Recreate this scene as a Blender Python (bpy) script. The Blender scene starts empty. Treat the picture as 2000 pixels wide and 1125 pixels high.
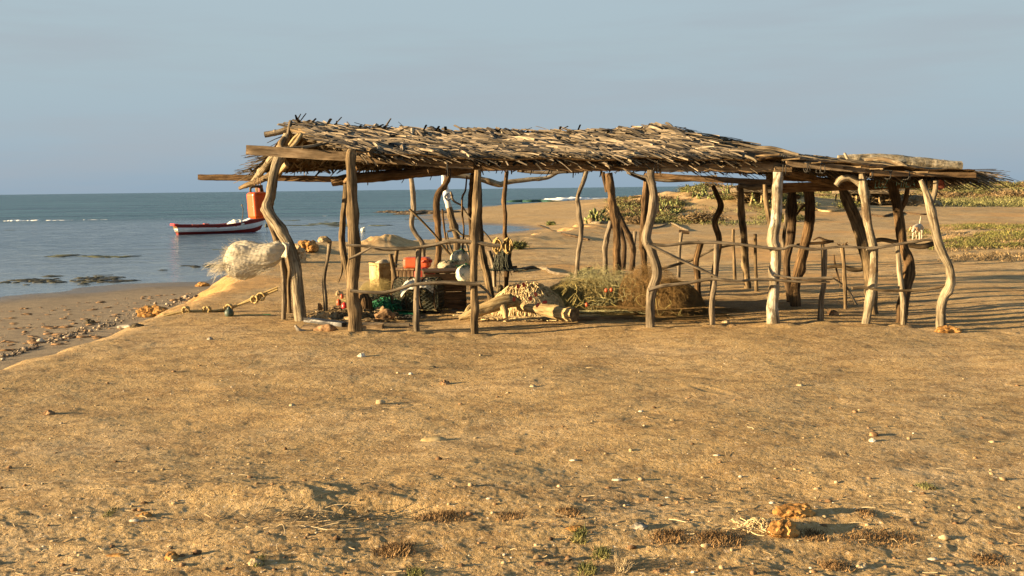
import bpy, bmesh, math, random
import numpy as np
from mathutils import Vector, Matrix, noise as mnoise
random.seed(7)
S = bpy.context.scene
COL = S.collection
R = math.radians
U = random.uniform
G_ = random.gauss

# ------------------------------------------------------------------ camera
F = 2000.0
EYE = 1.65
SEA = -1.2
cam = bpy.data.cameras.new('camera'); co = bpy.data.objects.new('camera', cam); COL.objects.link(co)
CR = Matrix.Rotation(R(90) - math.atan(194.5/F), 3, 'X') @ Matrix.Rotation(R(-0.705), 3, 'Z')
co.matrix_world = Matrix.Translation((0, 0, EYE)) @ CR.to_4x4()
cam.sensor_width = 36; cam.lens = 36*F/2000; cam.clip_end = 60000; cam.clip_start = 0.05
S.camera = co
def ray(px, py): return CR @ Vector(((px-1000)/F, (562.5-py)/F, -1))
def P(px, py, Y):
    d = ray(px, py); return Vector((0, 0, EYE)) + d*(Y/d.y)
def Gd(px, py, z=0.0):
    d = ray(px, py); return Vector((0, 0, EYE)) + d*((z-EYE)/d.z)

# ------------------------------------------------------------------ numpy noise
def _h(ix, iy, s):
    n = (ix*374761393 + iy*668265263 + s*974711) & 0x7fffffff
    n = ((n ^ (n >> 13))*1274126177) & 0x7fffffff
    n = n ^ (n >> 16)
    return (n & 0xffff)/65535.0
def vn(x, y, s=0):
    xi = np.floor(x).astype(np.int64); yi = np.floor(y).astype(np.int64)
    fx = x-xi; fy = y-yi
    fx = fx*fx*fx*(fx*(fx*6-15)+10); fy = fy*fy*fy*(fy*(fy*6-15)+10)
    a = _h(xi, yi, s); b = _h(xi+1, yi, s); c = _h(xi, yi+1, s); d = _h(xi+1, yi+1, s)
    return (a+(b-a)*fx)*(1-fy)+(c+(d-c)*fx)*fy - .5
def fbm(x, y, s=0, o=4, g=.5):
    r = 0; a = 1
    for k in range(o):
        r = r+a*vn(x*2**k+17.3*k, y*2**k+9.1*k, s+k); a *= g
    return r
def sstep(a, b, x):
    t = np.clip((x-a)/(b-a), 0, 1); return t*t*(3-2*t)
def sdist(poly, x, y):                      # signed distance to a polygon, positive inside
    p = np.array(poly, float); d = np.full(x.shape, 1e9); ins = np.zeros(x.shape, bool)
    for i in range(len(p)):
        ax, ay = p[i]; bx, by = p[(i+1) % len(p)]
        ex, ey = bx-ax, by-ay; L = ex*ex+ey*ey+1e-9
        t = np.clip(((x-ax)*ex+(y-ay)*ey)/L, 0, 1)
        d = np.minimum(d, (x-ax-t*ex)**2+(y-ay-t*ey)**2)
        c = ((ay > y) != (by > y)) & (x < ex*(y-ay)/(ey if abs(ey) > 1e-9 else 1e-9)+ax)
        ins ^= c
    d = np.sqrt(d); return np.where(ins, d, -d)
def gp(l, z): return [tuple(Gd(a, b, z)[:2]) for a, b in l]
BANK = [(-9, -60), (-6.8, 0)] + gp([(-600, 860), (-200, 762), (0, 704), (110, 668), (230, 633), (300, 612), (370, 582), (430, 548), (478, 512), (545, 483),
        (590, 473), (650, 470), (720, 473), (850, 466), (960, 461), (1045, 458), (1120, 440), (1200, 420), (1240, 402), (1262, 390), (1300, 377)], 0) + [(260, 900), (3000, 3000), (3000, -60)]
SHORE = [(-60, -60), (-60, 18)] + gp([(-500, 640), (0, 578), (200, 565), (400, 551), (520, 506), (700, 480), (900, 462), (1036, 450), (1040, 446), (960, 441), (880, 437), (840, 430), (820, 422), (850, 414),
        (900, 408), (950, 402), (1080, 394), (1160, 389), (1240, 383), (1300, 376)], SEA) + [(600, 1200), (3500, 3500), (3500, -60)]
# bumps: centre pixel on ground, depth-radius, width-radius (m), height (m)
def bp(px, Y, rx, ry, h): return ((px-1000)/F*Y, Y, rx, ry, h)
BUMPS = [bp(748, 29, .75, 1.2, .36), bp(790, 29.5, 1.3, 1.5, .16), bp(585, 27, 1.2, 2.0, .18), bp(1010, 33, 2.0, 2.0, .16),
         bp(1400, 68, 7, 9, .75), bp(1310, 74, 5, 8, .5), bp(1490, 75, 7, 10, .7), bp(1560, 90, 10, 12, .5), bp(1265, 120, 9, 14, .6),
         bp(1950, 130, 24, 14, .62), bp(1800, 140, 16, 14, .5), bp(2150, 122, 26, 14, .8), bp(1650, 150, 20, 14, .4),
         bp(1930, 29, 2.2, 3.5, .24), bp(1990, 33, 3, 3, .2), bp(1780, 78, 2.4, 2.4, .5),
         bp(580, 5.35, .5, .18, .05), bp(430, 5.5, .8, .15, .035), bp(1700, 5.0, 1.2, .25, .04), bp(700, 5.15, .3, .12, -.06), bp(1200, 4.75, 1.5, .2, .03)]
def Hn(x, y, fine=True):
    x = np.asarray(x, float); y = np.asarray(y, float)
    w = np.clip(np.hypot(x, y)/20, .6, 4)
    dA = sdist(BANK, x, y)+fbm(x*.9, y*.9, 3, 4)*.7*w*.8
    dB = sdist(SHORE, x, y)+fbm(x*.25, y*.25, 8, 3)*1.2*np.clip(w, 0, 2)
    bank = sstep(-1.5, .5, dA)
    beach = np.where(dB > 0, np.minimum(SEA+.032*dB, -.05), np.maximum(SEA+.05*dB, SEA-1.2))
    z = beach*(1-bank)
    far = np.clip(np.hypot(x, y)/30, 0, 1)
    land = bank*sstep(0, 3, dA)
    z = z+land*(fbm(x*.35, y*.35, 21, 3)*.07+fbm(x*.06, y*.06, 33, 3)*.2*far**2)
    for bx, by, rx, ry, h in BUMPS:
        z = z+h*np.exp(-((x-bx)/rx)**2-((y-by)/ry)**2)*(1+.5*fbm(x*2.2/rx, y*2.2/ry, int(abs(bx*10)), 3))
    if fine:
        nr = np.clip(26/(np.hypot(x, y)+1), 0, 1)
        bumpy = 1+.7*sstep(6.2, 4.8, y)
        z = z+(fbm(x*.9, y*1.1, 41, 3)*.030+fbm(x*3.1, y*5.0, 51, 3, .6)*.0062*bumpy+fbm(x*11, y*15, 61, 4, .7)*.0040*bumpy)*nr*np.where(bank > .5, 1, .45)
    def dent(cx, cy, rx, ry, h, an):
        m = (np.abs(x-cx) < 3*max(rx, ry)) & (np.abs(y-cy) < 3*max(rx, ry))
        u = (x[m]-cx)*math.cos(an)+(y[m]-cy)*math.sin(an); v = -(x[m]-cx)*math.sin(an)+(y[m]-cy)*math.cos(an)
        q = (u/rx)**2+(v/ry)**2; z[m] += h*(np.exp(-q*q)-.45*np.exp(-((np.sqrt(q)-1.25)/.35)**2))
    rs = random.Random(5)
    for _ in range(70):
        dent(rs.uniform(-5, 6), rs.uniform(4.6, 12), rs.uniform(.06, .25), rs.uniform(.04, .12), rs.uniform(-.006, .006), rs.uniform(0, 3))
    for px, py, w in ((589, 628, .2), (695, 650, .24), (814, 648, .14), (927, 649, .16), (1273, 641, .17), (1392, 637, .13), (1512, 638, .22), (1601, 634, .14), (1688, 637, .17), (1765, 636, .14), (1838, 641, .19)):
        c = Gd(px, py); dent(c.x, c.y, w*1.1, w, .012, 0)
    return z
TH = np.radians(np.concatenate([np.linspace(-75, -33, 60, endpoint=False), np.linspace(-33, 33, 900, endpoint=False), np.linspace(33, 75, 61)]))
RA = np.concatenate([np.linspace(.3, 3.6, 30, endpoint=False), np.exp(np.linspace(math.log(3.6), math.log(18), 620, endpoint=False)),
                     np.exp(np.linspace(math.log(18), math.log(160), 380, endpoint=False)), np.exp(np.linspace(math.log(160), math.log(1500), 70))])
_T, _R = np.meshgrid(TH, RA); GX = _R*np.sin(_T); GY = _R*np.cos(_T); GZ = Hn(GX, GY)
import bisect
THL, RAL, GZL = TH.tolist(), RA.tolist(), GZ.tolist()
def H(x, y):
    t = math.atan2(x, y); r = math.hypot(x, y)
    i = min(max(bisect.bisect(THL, t)-1, 0), len(THL)-2); j = min(max(bisect.bisect(RAL, r)-1, 0), len(RAL)-2)
    u = min(max((t-THL[i])/(THL[i+1]-THL[i]), 0), 1); v = min(max((r-RAL[j])/(RAL[j+1]-RAL[j]), 0), 1)
    a, b = GZL[j], GZL[j+1]
    return (a[i]*(1-u)+a[i+1]*u)*(1-v)+(b[i]*(1-u)+b[i+1]*u)*v
def GT(px, py):
    d = ray(px, py); d = d/d.y; Y = 3.0; st = .02
    e = lambda y: EYE+d.z*y-H(d.x*y, y)
    while e(Y) > 0 and Y < 900: Y *= 1+st
    a, b = Y/(1+st), Y
    for _ in range(18):
        m = (a+b)/2
        if e(m) > 0: a = m
        else: b = m
    return Vector((d.x*b, b, H(d.x*b, b)))

# ------------------------------------------------------------------ materials
def nt(name):
    m = bpy.data.materials.new(name); m.use_nodes = True; n = m.node_tree; b = n.nodes['Principled BSDF']; return m, n, b
def nd(n, t, **k):
    x = n.nodes.new(t)
    for a, v in k.items():
        if a in ('data_type', 'operation', 'blend_type', 'attribute_name', 'feature', 'wave_type', 'interpolation_type', 'noise_dimensions', 'normalize', 'distance', 'bands_direction'): setattr(x, a, v)
        else: x.inputs[a.replace('_', ' ')].default_value = v
    return x
def ramp(n, fac, cols):
    r = n.nodes.new('ShaderNodeValToRGB'); e = r.color_ramp.elements
    while len(e) > 1: e.remove(e[-1])
    e[0].position = cols[0][0]; e[0].color = (*cols[0][1], 1)
    for p, c in cols[1:]: e.new(p).color = (*c, 1)
    n.links.new(fac, r.inputs[0]); return r.outputs[0]
def mix(n, fac, a, b, bt='MIX'):
    m = n.nodes.new('ShaderNodeMix'); m.data_type = 'RGBA'; m.blend_type = bt
    for s, v in ((0, fac), (6, a), (7, b)):
        if hasattr(v, 'is_linked') or hasattr(v, 'links'): n.links.new(v, m.inputs[s])
        else: m.inputs[s].default_value = v if s == 0 else (*v, 1)
    return m.outputs[2]
def mth(n, op, a, b=0, c=0):
    m = n.nodes.new('ShaderNodeMath'); m.operation = op
    for i, v in enumerate((a, b, c)):
        if hasattr(v, 'links'): n.links.new(v, m.inputs[i])
        else: m.inputs[i].default_value = v
    return m.outputs[0]
def mrange(n, v, a, b, c=0, d=1):
    m = n.nodes.new('ShaderNodeMapRange'); n.links.new(v, m.inputs[0])
    for i, q in enumerate((a, b, c, d)): m.inputs[i+1].default_value = q
    m.interpolation_type = 'SMOOTHSTEP'; return m.outputs[0]
def coord(n, kind, scale=(1, 1, 1)):
    if kind == 'gr': a = nd(n, 'ShaderNodeAttribute', attribute_name='gr').outputs['Vector']
    elif kind == 'pos': a = n.nodes.new('ShaderNodeNewGeometry').outputs['Position']
    else: a = n.nodes.new('ShaderNodeTexCoord').outputs['Object']
    mp = nd(n, 'ShaderNodeMapping'); mp.inputs['Scale'].default_value = scale; n.links.new(a, mp.inputs[0]); return mp.outputs[0]
def noi(n, vec, scale, detail=4, rough=.6):
    x = nd(n, 'ShaderNodeTexNoise', Scale=scale, Detail=detail, Roughness=rough); n.links.new(vec, x.inputs['Vector']); return x.outputs[0]
def bumpn(n, b, h, strength, dist):
    x = nd(n, 'ShaderNodeBump', Strength=strength, Distance=dist); n.links.new(h, x.inputs['Height']); n.links.new(x.outputs[0], b.inputs['Normal']); return x
def M(name, cols, kind='obj', stretch=(1, 1, 1), scale=8, rough=.85, bump=.4, bd=.01, rv=.35, big=.35, bigs=1.5, spec=.2, patch=None):
    m, n, b = nt(name); L = n.links.new
    v = coord(n, kind, stretch)
    a = noi(n, v, scale, 6, .65)
    c = ramp(n, a, [(.36+.28*i/max(1, len(cols)-1), q) for i, q in enumerate(cols)])
    w = noi(n, coord(n, kind), bigs, 3)
    val = mrange(n, w, .3, .7, 1-big, 1+big*.6)
    if rv:
        r = nd(n, 'ShaderNodeAttribute', attribute_name='rv').outputs['Fac']
        val = mth(n, 'MULTIPLY', val, mrange(n, r, 0, 1, 1-rv, 1+rv))
    hs = nd(n, 'ShaderNodeHueSaturation'); L(val, hs.inputs['Value']); L(c, hs.inputs['Color']); c = hs.outputs[0]
    if patch:
        pc, lo, hi, ps = patch
        pn = noi(n, coord(n, kind, (1, 1, .5)), ps, 5, .7); c = mix(n, mrange(n, pn, lo, hi), c, pc)
    L(c, b.inputs['Base Color']); b.inputs['Roughness'].default_value = rough; b.inputs['Specular IOR Level'].default_value = spec
    if bump: bumpn(n, b, a, bump, bd)
    return m
WG = dict(kind='gr', stretch=(1, 1, .07), scale=55, bump=1.0, bd=.02, rv=0, big=.45, bigs=3, spec=.1)
w_gray = M('grey_driftwood', [(.055, .042, .028), (.165, .13, .085), (.26, .21, .145)], **WG)
w_tan = M('tan_bark', [(.045, .031, .017), (.14, .098, .052), (.23, .168, .092)], **WG)
w_brown = M('brown_bark', [(.03, .018, .009), (.10, .06, .028), (.18, .115, .055)], **WG)
w_dark = M('dark_bark', [(.025, .016, .009), (.075, .048, .026), (.13, .088, .048)], **WG)
w_pale = M('pale_peeled_wood', [(.075, .055, .032), (.235, .19, .12), (.35, .295, .20)], **{**WG, 'patch': ((.10, .07, .04), .56, .66, 4)})
w_white = M('white_painted_wood', [(.08, .06, .036), (.23, .185, .12), (.32, .27, .185)], **{**WG, 'patch': ((.44, .40, .32), .48, .60, 4.5)})
w_whitetop = M('whitewashed_wood', [(.55, .53, .48), (.70, .68, .62)], **WG)
w_plank = M('weathered_plank', [(.11, .075, .04), (.25, .175, .10), (.33, .25, .155)], **{**WG, 'scale': 45})
w_plankb = M('brown_plank', [(.07, .042, .02), (.17, .105, .05), (.24, .155, .078)], **{**WG, 'scale': 45})
w_yellow = M('yellowed_log', [(.15, .10, .045), (.38, .275, .13), (.50, .39, .21)], **WG)
w_palm = M('bleached_palm_trunk', [(.09, .07, .042), (.30, .25, .165), (.42, .37, .27)], **{**WG, 'stretch': (.6, .6, .35), 'scale': 22})
m_thatch = M('dry_palm_thatch', [(.055, .043, .028), (.145, .112, .07), (.24, .19, .125)], kind='gr', stretch=(1, 1, .08), scale=60, rv=.85, big=.3, bigs=1.2, bump=.4, bd=.004, spec=.25, rough=.65)
m_thatchd = M('dark_palm_thatch', [(.05, .038, .022), (.13, .10, .06), (.22, .17, .11)], kind='gr', stretch=(1, 1, .08), scale=60, rv=.6, big=.3, bump=.4, bd=.004, spec=.15, rough=.8)
m_under = M('brown_thatch_underside', [(.05, .03, .012), (.13, .075, .03), (.20, .125, .055)], kind='gr', stretch=(1, 1, .08), scale=60, rv=.6, big=.3, bump=.3, bd=.004, spec=.05, rough=.9)
RK = dict(scale=16, bump=.9, bd=.012, rv=0, big=.35, bigs=5, spec=.1)
r_orange = M('ochre_rock', [(.12, .055, .018), (.32, .165, .048), (.44, .25, .085)], **RK)
r_tan = M('tan_rock', [(.16, .11, .06), (.36, .27, .15), (.46, .36, .22)], **RK)
r_white = M('white_coral', [(.26, .21, .15), (.50, .43, .32), (.62, .55, .44)], **RK)
r_brown = M('brown_stone', [(.07, .04, .02), (.20, .12, .06), (.30, .19, .10)], **RK)
r_grey = M('grey_stone', [(.09, .08, .065), (.22, .19, .15), (.32, .29, .23)], **RK)
r_olive = M('smooth_olive_stone', [(.24, .18, .085), (.34, .26, .13), (.40, .31, .17)], **{**RK, 'bump': .15})
r_dark = M('dark_rock', [(.03, .025, .015), (.09, .07, .04), (.15, .12, .07)], **RK)
def plain(name, c, rough=.5, spec=.4, var=.2, sc=12, bump=.15): return M(name, [tuple(x*(1-var) for x in c), c, tuple(min(.9, x*(1+var)) for x in c)], scale=sc, rough=rough, rv=0, big=.12, bump=bump, bd=.004, spec=spec)
p_orange = plain('orange_plastic', (.56, .075, .008), .35, .5, .06, 5, .08)
p_red = plain('faded_red_plastic', (.38, .05, .024), .5, .4, .15)
p_fadeorange = plain('faded_orange_plastic', (.42, .075, .022), .5)
p_dred = plain('maroon_paint', (.20, .016, .013), .55)
p_bred = plain('bright_red_paint', (.62, .03, .03), .4)
p_white = plain('white_paint', (.72, .72, .70), .45, var=.06)
p_white2 = plain('dirty_white_plastic', (.62, .58, .47), .5, var=.12)
p_float = plain('cream_float', (.66, .62, .46), .45, var=.1, sc=6)
p_sack = plain('beige_sack', (.36, .31, .21), .9, .1, .3, 25)
p_black = plain('black_plastic', (.018, .017, .016), .45)
p_green = plain('green_rope', (.012, .14, .055), .6)
p_dgreen = plain('dark_green_plastic', (.05, .075, .055), .55, var=.3)
p_rope = plain('straw_rope', (.36, .265, .115), .9, .1, .3, 60, .5)
p_beige = plain('beige_netting_rope', (.56, .43, .23), .9, .1, .25, 30)
p_nety = plain('yellow_green_netting', (.33, .265, .105), .7, .2, .25)
p_netg = plain('pale_green_netting', (.33, .31, .155), .7, .2, .25)
p_netb = plain('brown_netting', (.19, .115, .04), .75, .2, .3)
p_yel = plain('yellow_cord', (.38, .31, .10), .7)
p_wire = plain('dark_wire_netting', (.05, .055, .035), .7)
p_fibre = plain('white_sack_fibre', (.60, .55, .43), .8, .15, .12, 30)
p_tin = M('rusty_yellow_tin', [(.16, .075, .025), (.38, .27, .11), (.45, .35, .17)], scale=9, rv=0, big=.25, bigs=5, rough=.6, bump=.2, bd=.005)
p_darkwood = M('dark_wood_box', [(.018, .010, .005), (.06, .032, .014), (.10, .055, .025)], stretch=(.2, .2, 1), scale=20, rv=0)
p_paint = plain('turquoise_sign_paint', (.30, .62, .52), .7, .2, .3, 40)
p_signwood = M('brown_sign_wood', [(.10, .05, .018), (.22, .12, .05), (.28, .17, .075)], **{**WG, 'scale': 40})
p_redend = M('red_painted_end_grain', [(.10, .04, .02), (.28, .06, .03), (.28, .16, .08)], scale=30, rv=0)
p_fur = plain('cream_fur', (.38, .32, .235), .9, .1, .2, 20)
p_furd = plain('tan_fur', (.32, .20, .10), .9, .1)
p_tarp = plain('white_cloth', (.70, .67, .58), .9, .1)
def leafm(name, cols): return M(name, cols, scale=3, rv=.55, big=.3, bigs=.9, rough=.7, bump=0, spec=.25)
l_green = leafm('green_leaves', [(.045, .052, .012), (.10, .10, .024), (.17, .15, .045)])
l_olive = leafm('olive_leaves', [(.06, .065, .02), (.13, .125, .04), (.20, .18, .07)])
l_brown = leafm('dry_brush', [(.09, .06, .025), (.19, .13, .06), (.28, .20, .10)])
l_cactus = leafm('cactus_pads', [(.10, .115, .035), (.18, .20, .065), (.26, .255, .09)])
l_drygrass = leafm('dry_grass', [(.075, .042, .015), (.16, .092, .034), (.25, .155, .066)])
l_straw = leafm('straw', [(.18, .13, .065), (.29, .22, .12), (.38, .31, .19)])
l_weed = leafm('seaweed', [(.012, .012, .006), (.03, .028, .013), (.05, .045, .02)])
l_algae = leafm('algae', [(.03, .035, .012), (.055, .058, .02), (.085, .08, .03)])

def sand_mat():
    m, n, b = nt('sand'); L = n.links.new
    pos = coord(n, 'pos')
    n1 = noi(n, pos, .55, 5, .6); n2 = noi(n, coord(n, 'pos', (1, 1.4, 1)), 3.2, 6, .68); n3 = noi(n, pos, 34, 5, .7); n4 = noi(n, pos, 160, 2, .6)
    c = ramp(n, n1, [(.3, (.355, .225, .088)), (.5, (.40, .272, .118)), (.7, (.435, .312, .165))])
    c = mix(n, mth(n, 'MULTIPLY', mrange(n, n2, .45, .64), .72), c, (.20, .125, .052))
    c = mix(n, mth(n, 'MULTIPLY', mrange(n, n2, .44, .28), .35), c, (.45, .335, .18))
    big = noi(n, coord(n, 'pos', (.8, 1.6, 1)), .9, 4, .6)
    c = mix(n, mth(n, 'MULTIPLY', mrange(n, big, .50, .66), .38), c, (.22, .135, .055))
    c = mix(n, mth(n, 'MULTIPLY', mrange(n, n3, .51, .64), .7), c, (.17, .105, .05))
    c = mix(n, mth(n, 'MULTIPLY', mrange(n, n3, .46, .34), .5), c, (.58, .45, .30))
    c = mix(n, mth(n, 'MULTIPLY', mrange(n, n4, .60, .72), .5), c, (.66, .56, .42))
    c = mix(n, mth(n, 'MULTIPLY', mrange(n, n4, .40, .30), .5), c, (.14, .09, .05))
    # dark debris lying about in drifts, shell grit
    vo = nd(n, 'ShaderNodeTexVoronoi', Scale=26.0); L(coord(n, 'pos', (1, 1, 1)), vo.inputs['Vector'])
    dm = mth(n, 'MULTIPLY', mrange(n, vo.outputs['Distance'], .22, .12), mrange(n, noi(n, pos, 2.1, 3), .47, .60))
    c = mix(n, mth(n, 'MULTIPLY', dm, .8), c, (.10, .06, .028))
    vo2 = nd(n, 'ShaderNodeTexVoronoi', Scale=17.0); L(pos, vo2.inputs['Vector'])
    sm = mth(n, 'MULTIPLY', mrange(n, vo2.outputs['Distance'], .12, .06), mrange(n, noi(n, pos, 1.3, 3), .45, .6))
    c = mix(n, mth(n, 'MULTIPLY', sm, .8), c, (.74, .68, .56))
    # wet lower beach: greyer, smoother
    sx = nd(n, 'ShaderNodeSeparateXYZ'); L(n.nodes.new('ShaderNodeNewGeometry').outputs['Position'], sx.inputs[0])
    z = sx.outputs['Z']
    wet = mrange(n, mth(n, 'ADD', z, mth(n, 'MULTIPLY', n1, .25)), -.22, -.50)
    nearsh = mrange(n, sx.outputs['Y'], 62, 50)
    c = mix(n, mth(n, 'MULTIPLY', mth(n, 'MULTIPLY', wet, .85), nearsh), c, mix(n, mrange(n, n2, .35, .7), (.22, .18, .125), (.15, .12, .085)))
    vw = mrange(n, mth(n, 'ADD', z, mth(n, 'MULTIPLY', n1, .08)), -1.02, -1.17)
    c = mix(n, mth(n, 'MULTIPLY', vw, .8), c, (.10, .085, .065))
    # raw ochre earth on the eroded bank and by the far scrub
    och = mth(n, 'MULTIPLY', mrange(n, noi(n, coord(n, 'pos', (1, .6, 1)), .22, 4), .50, .62), mrange(n, sx.outputs['Y'], 12, 17))
    c = mix(n, mth(n, 'MULTIPLY', mth(n, 'MULTIPLY', och, mth(n, 'SUBTRACT', 1.0, wet)), .55), c, (.44, .235, .075))
    L(c, b.inputs['Base Color']); b.inputs['Specular IOR Level'].default_value = .12
    L(mrange(n, vw, 0, 1, .92, .35), b.inputs['Roughness'])
    hh = mth(n, 'ADD', mth(n, 'MULTIPLY', n3, 1.0), mth(n, 'MULTIPLY', n4, .45))
    hh = mth(n, 'ADD', hh, mth(n, 'MULTIPLY', mrange(n, vo.outputs['Distance'], .3, .1), .25))
    x = bumpn(n, b, hh, .75, .022)
    L(mrange(n, sx.outputs['Y'], 5, 40, .85, .35), x.inputs['Strength'])
    return m
def water_mat():
    m, n, b = nt('sea_water'); L = n.links.new
    sx = nd(n, 'ShaderNodeSeparateXYZ'); L(n.nodes.new('ShaderNodeNewGeometry').outputs['Position'], sx.inputs[0]); y = sx.outputs['Y']
    a1 = noi(n, coord(n, 'pos', (.5, 1.0, 1)), 1.5, 6, .7)
    a2 = noi(n, coord(n, 'pos', (.02, .09, 1)), 1.0, 5, .6)
    a3 = noi(n, coord(n, 'pos', (.16, .5, 1)), .8, 5, .6)
    a4 = noi(n, coord(n, 'pos', (.22, .9, 1)), .55, 4, .6)
    out = mrange(n, y, 85, 125)
    a5 = noi(n, coord(n, 'pos', (.03, .16, 1)), 1.0, 8, .7)
    c = mix(n, mrange(n, a2, .42, .58), (.016, .055, .08), (.045, .115, .14)); c = mix(n, mth(n, 'MULTIPLY', mrange(n, a5, .52, .60), .6), c, (.06, .14, .16)); c = mix(n, mth(n, 'MULTIPLY', mrange(n, a5, .48, .40), .6), c, (.008, .035, .05))  # swell light and shade painted in as paler and darker streaks
    c = mix(n, out, mix(n, mrange(n, a1, .38, .62), (.035, .065, .095), (.14, .19, .23)), c)  # light and dark of the lagoon ripples painted in by noise
    c = mix(n, mth(n, 'MULTIPLY', mrange(n, y, 62, 30), .8), c, (.15, .185, .21))  # paler near shore: sky reflection put into the base colour
    L(c, b.inputs['Base Color'])
    b.inputs['IOR'].default_value = 1.33; L(mrange(n, out, 0, 1, .16, .25), b.inputs['Roughness']); L(mrange(n, out, 0, 1, .5, .16), b.inputs['Specular IOR Level'])
    h = mth(n, 'ADD', mth(n, 'MULTIPLY', a4, .5), mth(n, 'MULTIPLY', a1, .16))
    h = mth(n, 'ADD', h, mth(n, 'MULTIPLY', mth(n, 'ADD', mth(n, 'MULTIPLY', a3, .5), mth(n, 'MULTIPLY', a2, 2.2)), mrange(n, y, 60, 140, .05, 1.0)))
    calm = mrange(n, y, 26, 50, .5, 2.2)
    x = bumpn(n, b, h, .8, 1.35); L(mth(n, 'MULTIPLY', calm, .75), x.inputs['Strength'])
    return m
m_sand = sand_mat(); m_water = water_mat()
def foam_mat():
    m, n, b = nt('foam'); b.inputs['Base Color'].default_value = (.80, .79, .75, 1); b.inputs['Roughness'].default_value = .9; return m
m_foam = foam_mat()

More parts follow.
